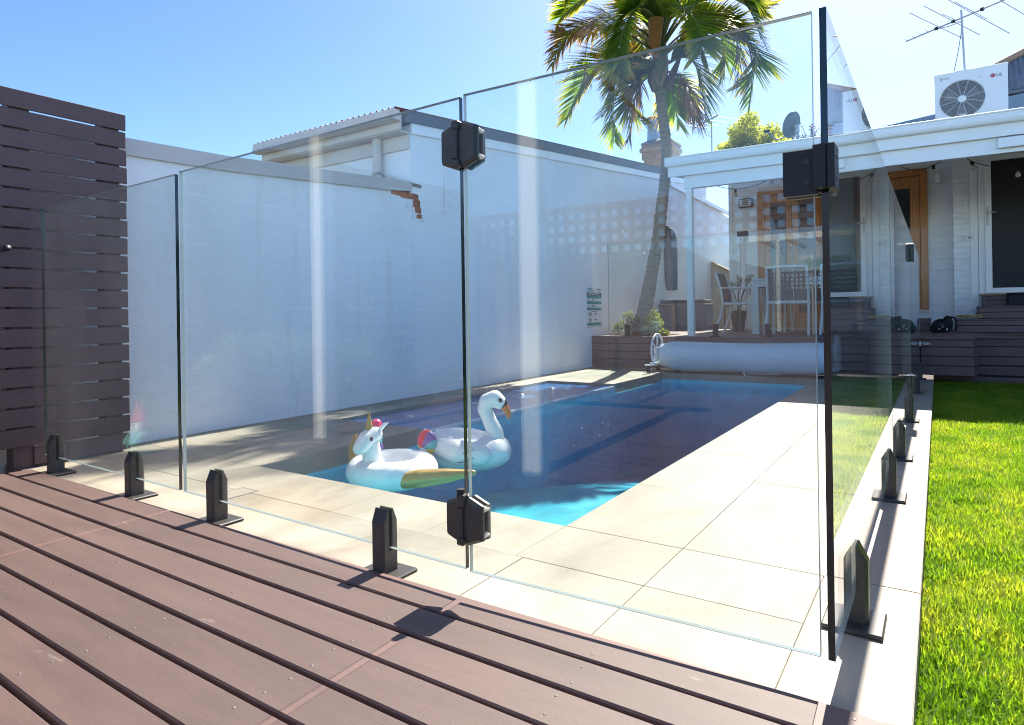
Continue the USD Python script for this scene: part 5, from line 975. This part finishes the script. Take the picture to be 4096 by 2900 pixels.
# ================================================================== behind the camera: what the glass mirrors
pg = thing('pergola', 'white timber pergola frame at the back of the front deck', 'pergola', (-2.2, .15, 0))
for x in (-1.40, -3.05):
    part(pg, 'post', box(x - .045, x + .045, .08, .17, .02, 2.36, .004), 'white_trim')
part(pg, 'beam', box(-3.7, -1.2, .09, .16, 2.361, 2.50, .004), 'white_trim')
for x in (-3.6, -3.0, -2.4, -1.8): part(pg, 'rafter', box(x, x + .045, -3.1, .089, 2.40, 2.52, .003), 'white_trim')
bf = thing('back_fence', 'grey brown paling fence with square lattice top at the back of the deck', 'fence', (-1.5, -3.4, 0))
for i in range(30): part(bf, 'paling', box(-4.3 + i * .15, -4.3 + i * .15 + .144, -3.42, -3.40, -.1, 1.28, .002), 'deck_paint_y')
for i in range(38): part(bf, 'lattice_bar', box(-4.3 + i * .118, -4.3 + i * .118 + .055, -3.415, -3.40, 1.281, 1.84), 'deck_paint_y')
for k in range(5): part(bf, 'lattice_rail', box(-4.3, .22, -3.399, -3.385, 1.285 + k * .118, 1.285 + k * .118 + (.055 if k < 4 else .07)), 'deck_paint_y')
hg = thing('low_hedge', 'low clipped green hedge beside the slat screen on the deck', 'hedge', (-3.5, -.05, .02))
part(hg, 'planter', box(-3.66, -3.40, -.85, .62, .021, .20, .005), 'pot_dark'); part(hg, 'foliage', leaves([(-3.53 + rng.uniform(-.06, .06), yv, .42 + rng.uniform(-.12, .12)) for yv in np.linspace(-.80, .58, 30)], (.12, .10, .14), 130, .05, 31), 'leaf_hedge')
gn = thing('garden_gnome', 'small painted garden gnome with red pointed hat', 'gnome', (-3.52, .93, .02))
part(gn, 'body', lathe([(0, 0), (.05, 0), (.056, .03), (.058, .07), (.045, .12), (.03, .14), (0, .145)], 20, (-3.52, .93, .02)), 'shirt_teal', True); part(gn, 'head', melt([esph((-3.52, .93, .18), (.034, .034, .036)), esph((-3.50, .96, .178), (.008, .01, .008))], .006, 2), 'skin', True)
part(gn, 'beard', melt([esph((-3.51, .95, .155), (.03, .02, .04))], .006, 2), 'beard_white', True); part(gn, 'hat', lathe([(.037, .195), (.036, .20), (.020, .25), (.004, .30), (0, .302)], 16, (-3.52, .93, 0)), 'hat_red', 40)
for s in (-1, 1): part(gn, 'arm', melt(bones([((-3.52 + s * .05, .94, .13), .014), ((-3.52 + s * .055, .97, .09), .013), ((-3.52 + s * .02, .985, .08), .011)], 10), .006, 2), 'shirt_teal', True)
sf = thing('side_fence', 'plain timber fence along the far side of the lawn', 'fence', (2.62, 4, 0))
for i in range(76): part(sf, 'paling', box(2.60, 2.62, -3. + i * .15, -3. + i * .15 + .145, -.2, 1.7, .002), 'timber_pale')

# ================================================================== grass
g = np.random.default_rng(77)
UsdGeom.Scope.Define(stage, '/World/lawn_grass_source')
def tuft(seed, n, h, R_):
    q = np.random.default_rng(seed); V, F = [], []
    for _ in range(n):
        a, r = q.uniform(0, 2 * math.pi), R_ * math.sqrt(q.random()); p = np.array((r * math.cos(a), r * math.sin(a), -.004)); b = q.uniform(0, 2 * math.pi); d = np.array((math.cos(b), math.sin(b), 0)); w = np.array((-d[1], d[0], 0)) * q.uniform(.0013, .0025); L_ = h * q.uniform(.55, 1.15); ln = q.uniform(.15, .95)
        k = len(V); p1 = p + np.array((0, 0, L_ * .5)) + d * L_ * .12 * ln; p2 = p + np.array((0, 0, L_ * (.95 - .3 * ln))) + d * L_ * .55 * ln
        V += [p - w, p + w, p1 + w * .9, p1 - w * .9, p2]; F += [(k, k + 1, k + 2), (k, k + 2, k + 3), (k + 3, k + 2, k + 4)]
    return trimesh.Trimesh(np.array(V), np.array(F), process=False)
pi = UsdGeom.PointInstancer.Define(stage, '/World/lawn_grass')
tag(pi.GetPrim(), 'bright green lawn grass blades filling the right of the yard', 'grass', None, 'stuff')
protos = []
for i in range(5):
    pth = f'/World/lawn_grass/tuft_{i}'; usdkit.mesh(stage, pth, tuft(i, 60, .042 + .004 * i, .036), MAT['grass']); protos.append(pth)
pi.CreatePrototypesRel().SetTargets([Sdf.Path(p) for p in protos])
sp_ = .030; xs, ys = np.meshgrid(np.arange(-.030, 1.15, sp_), np.arange(-.4, 8.42, sp_)); xs2, ys2 = np.meshgrid(np.arange(1.15, 2.58, .06), np.arange(-2.8, 8.42, .06))
X = np.concatenate([xs.ravel() + g.uniform(-.012, .012, xs.size), xs2.ravel() + g.uniform(-.02, .02, xs2.size)]); Y = np.concatenate([ys.ravel() + g.uniform(-.014, .014, ys.size), ys2.ravel() + g.uniform(-.02, .02, ys2.size)])
X = np.maximum(X, -.038); pts = np.stack([X, Y, np.full(len(X), -.086)], 1)
th = g.uniform(0, 2 * math.pi, len(X)); sc_ = (.75 + .5 * meshkit.noise(np.stack([X * 5, Y * 5, X * 0], 1))) * g.uniform(.8, 1.2, len(X))
pi.CreatePositionsAttr(Vt.Vec3fArray.FromNumpy(pts.astype(np.float32))); pi.CreateProtoIndicesAttr(Vt.IntArray.FromNumpy(g.integers(0, 5, len(X)).astype(np.int32)))
pi.CreateOrientationsAttr(Vt.QuathArray([Gf.Quath(float(math.cos(t / 2)), 0, 0, float(math.sin(t / 2))) for t in th])); pi.CreateScalesAttr(Vt.Vec3fArray.FromNumpy(np.stack([sc_] * 3, 1).astype(np.float32)))
stage.RemovePrim('/World/lawn_grass_source')
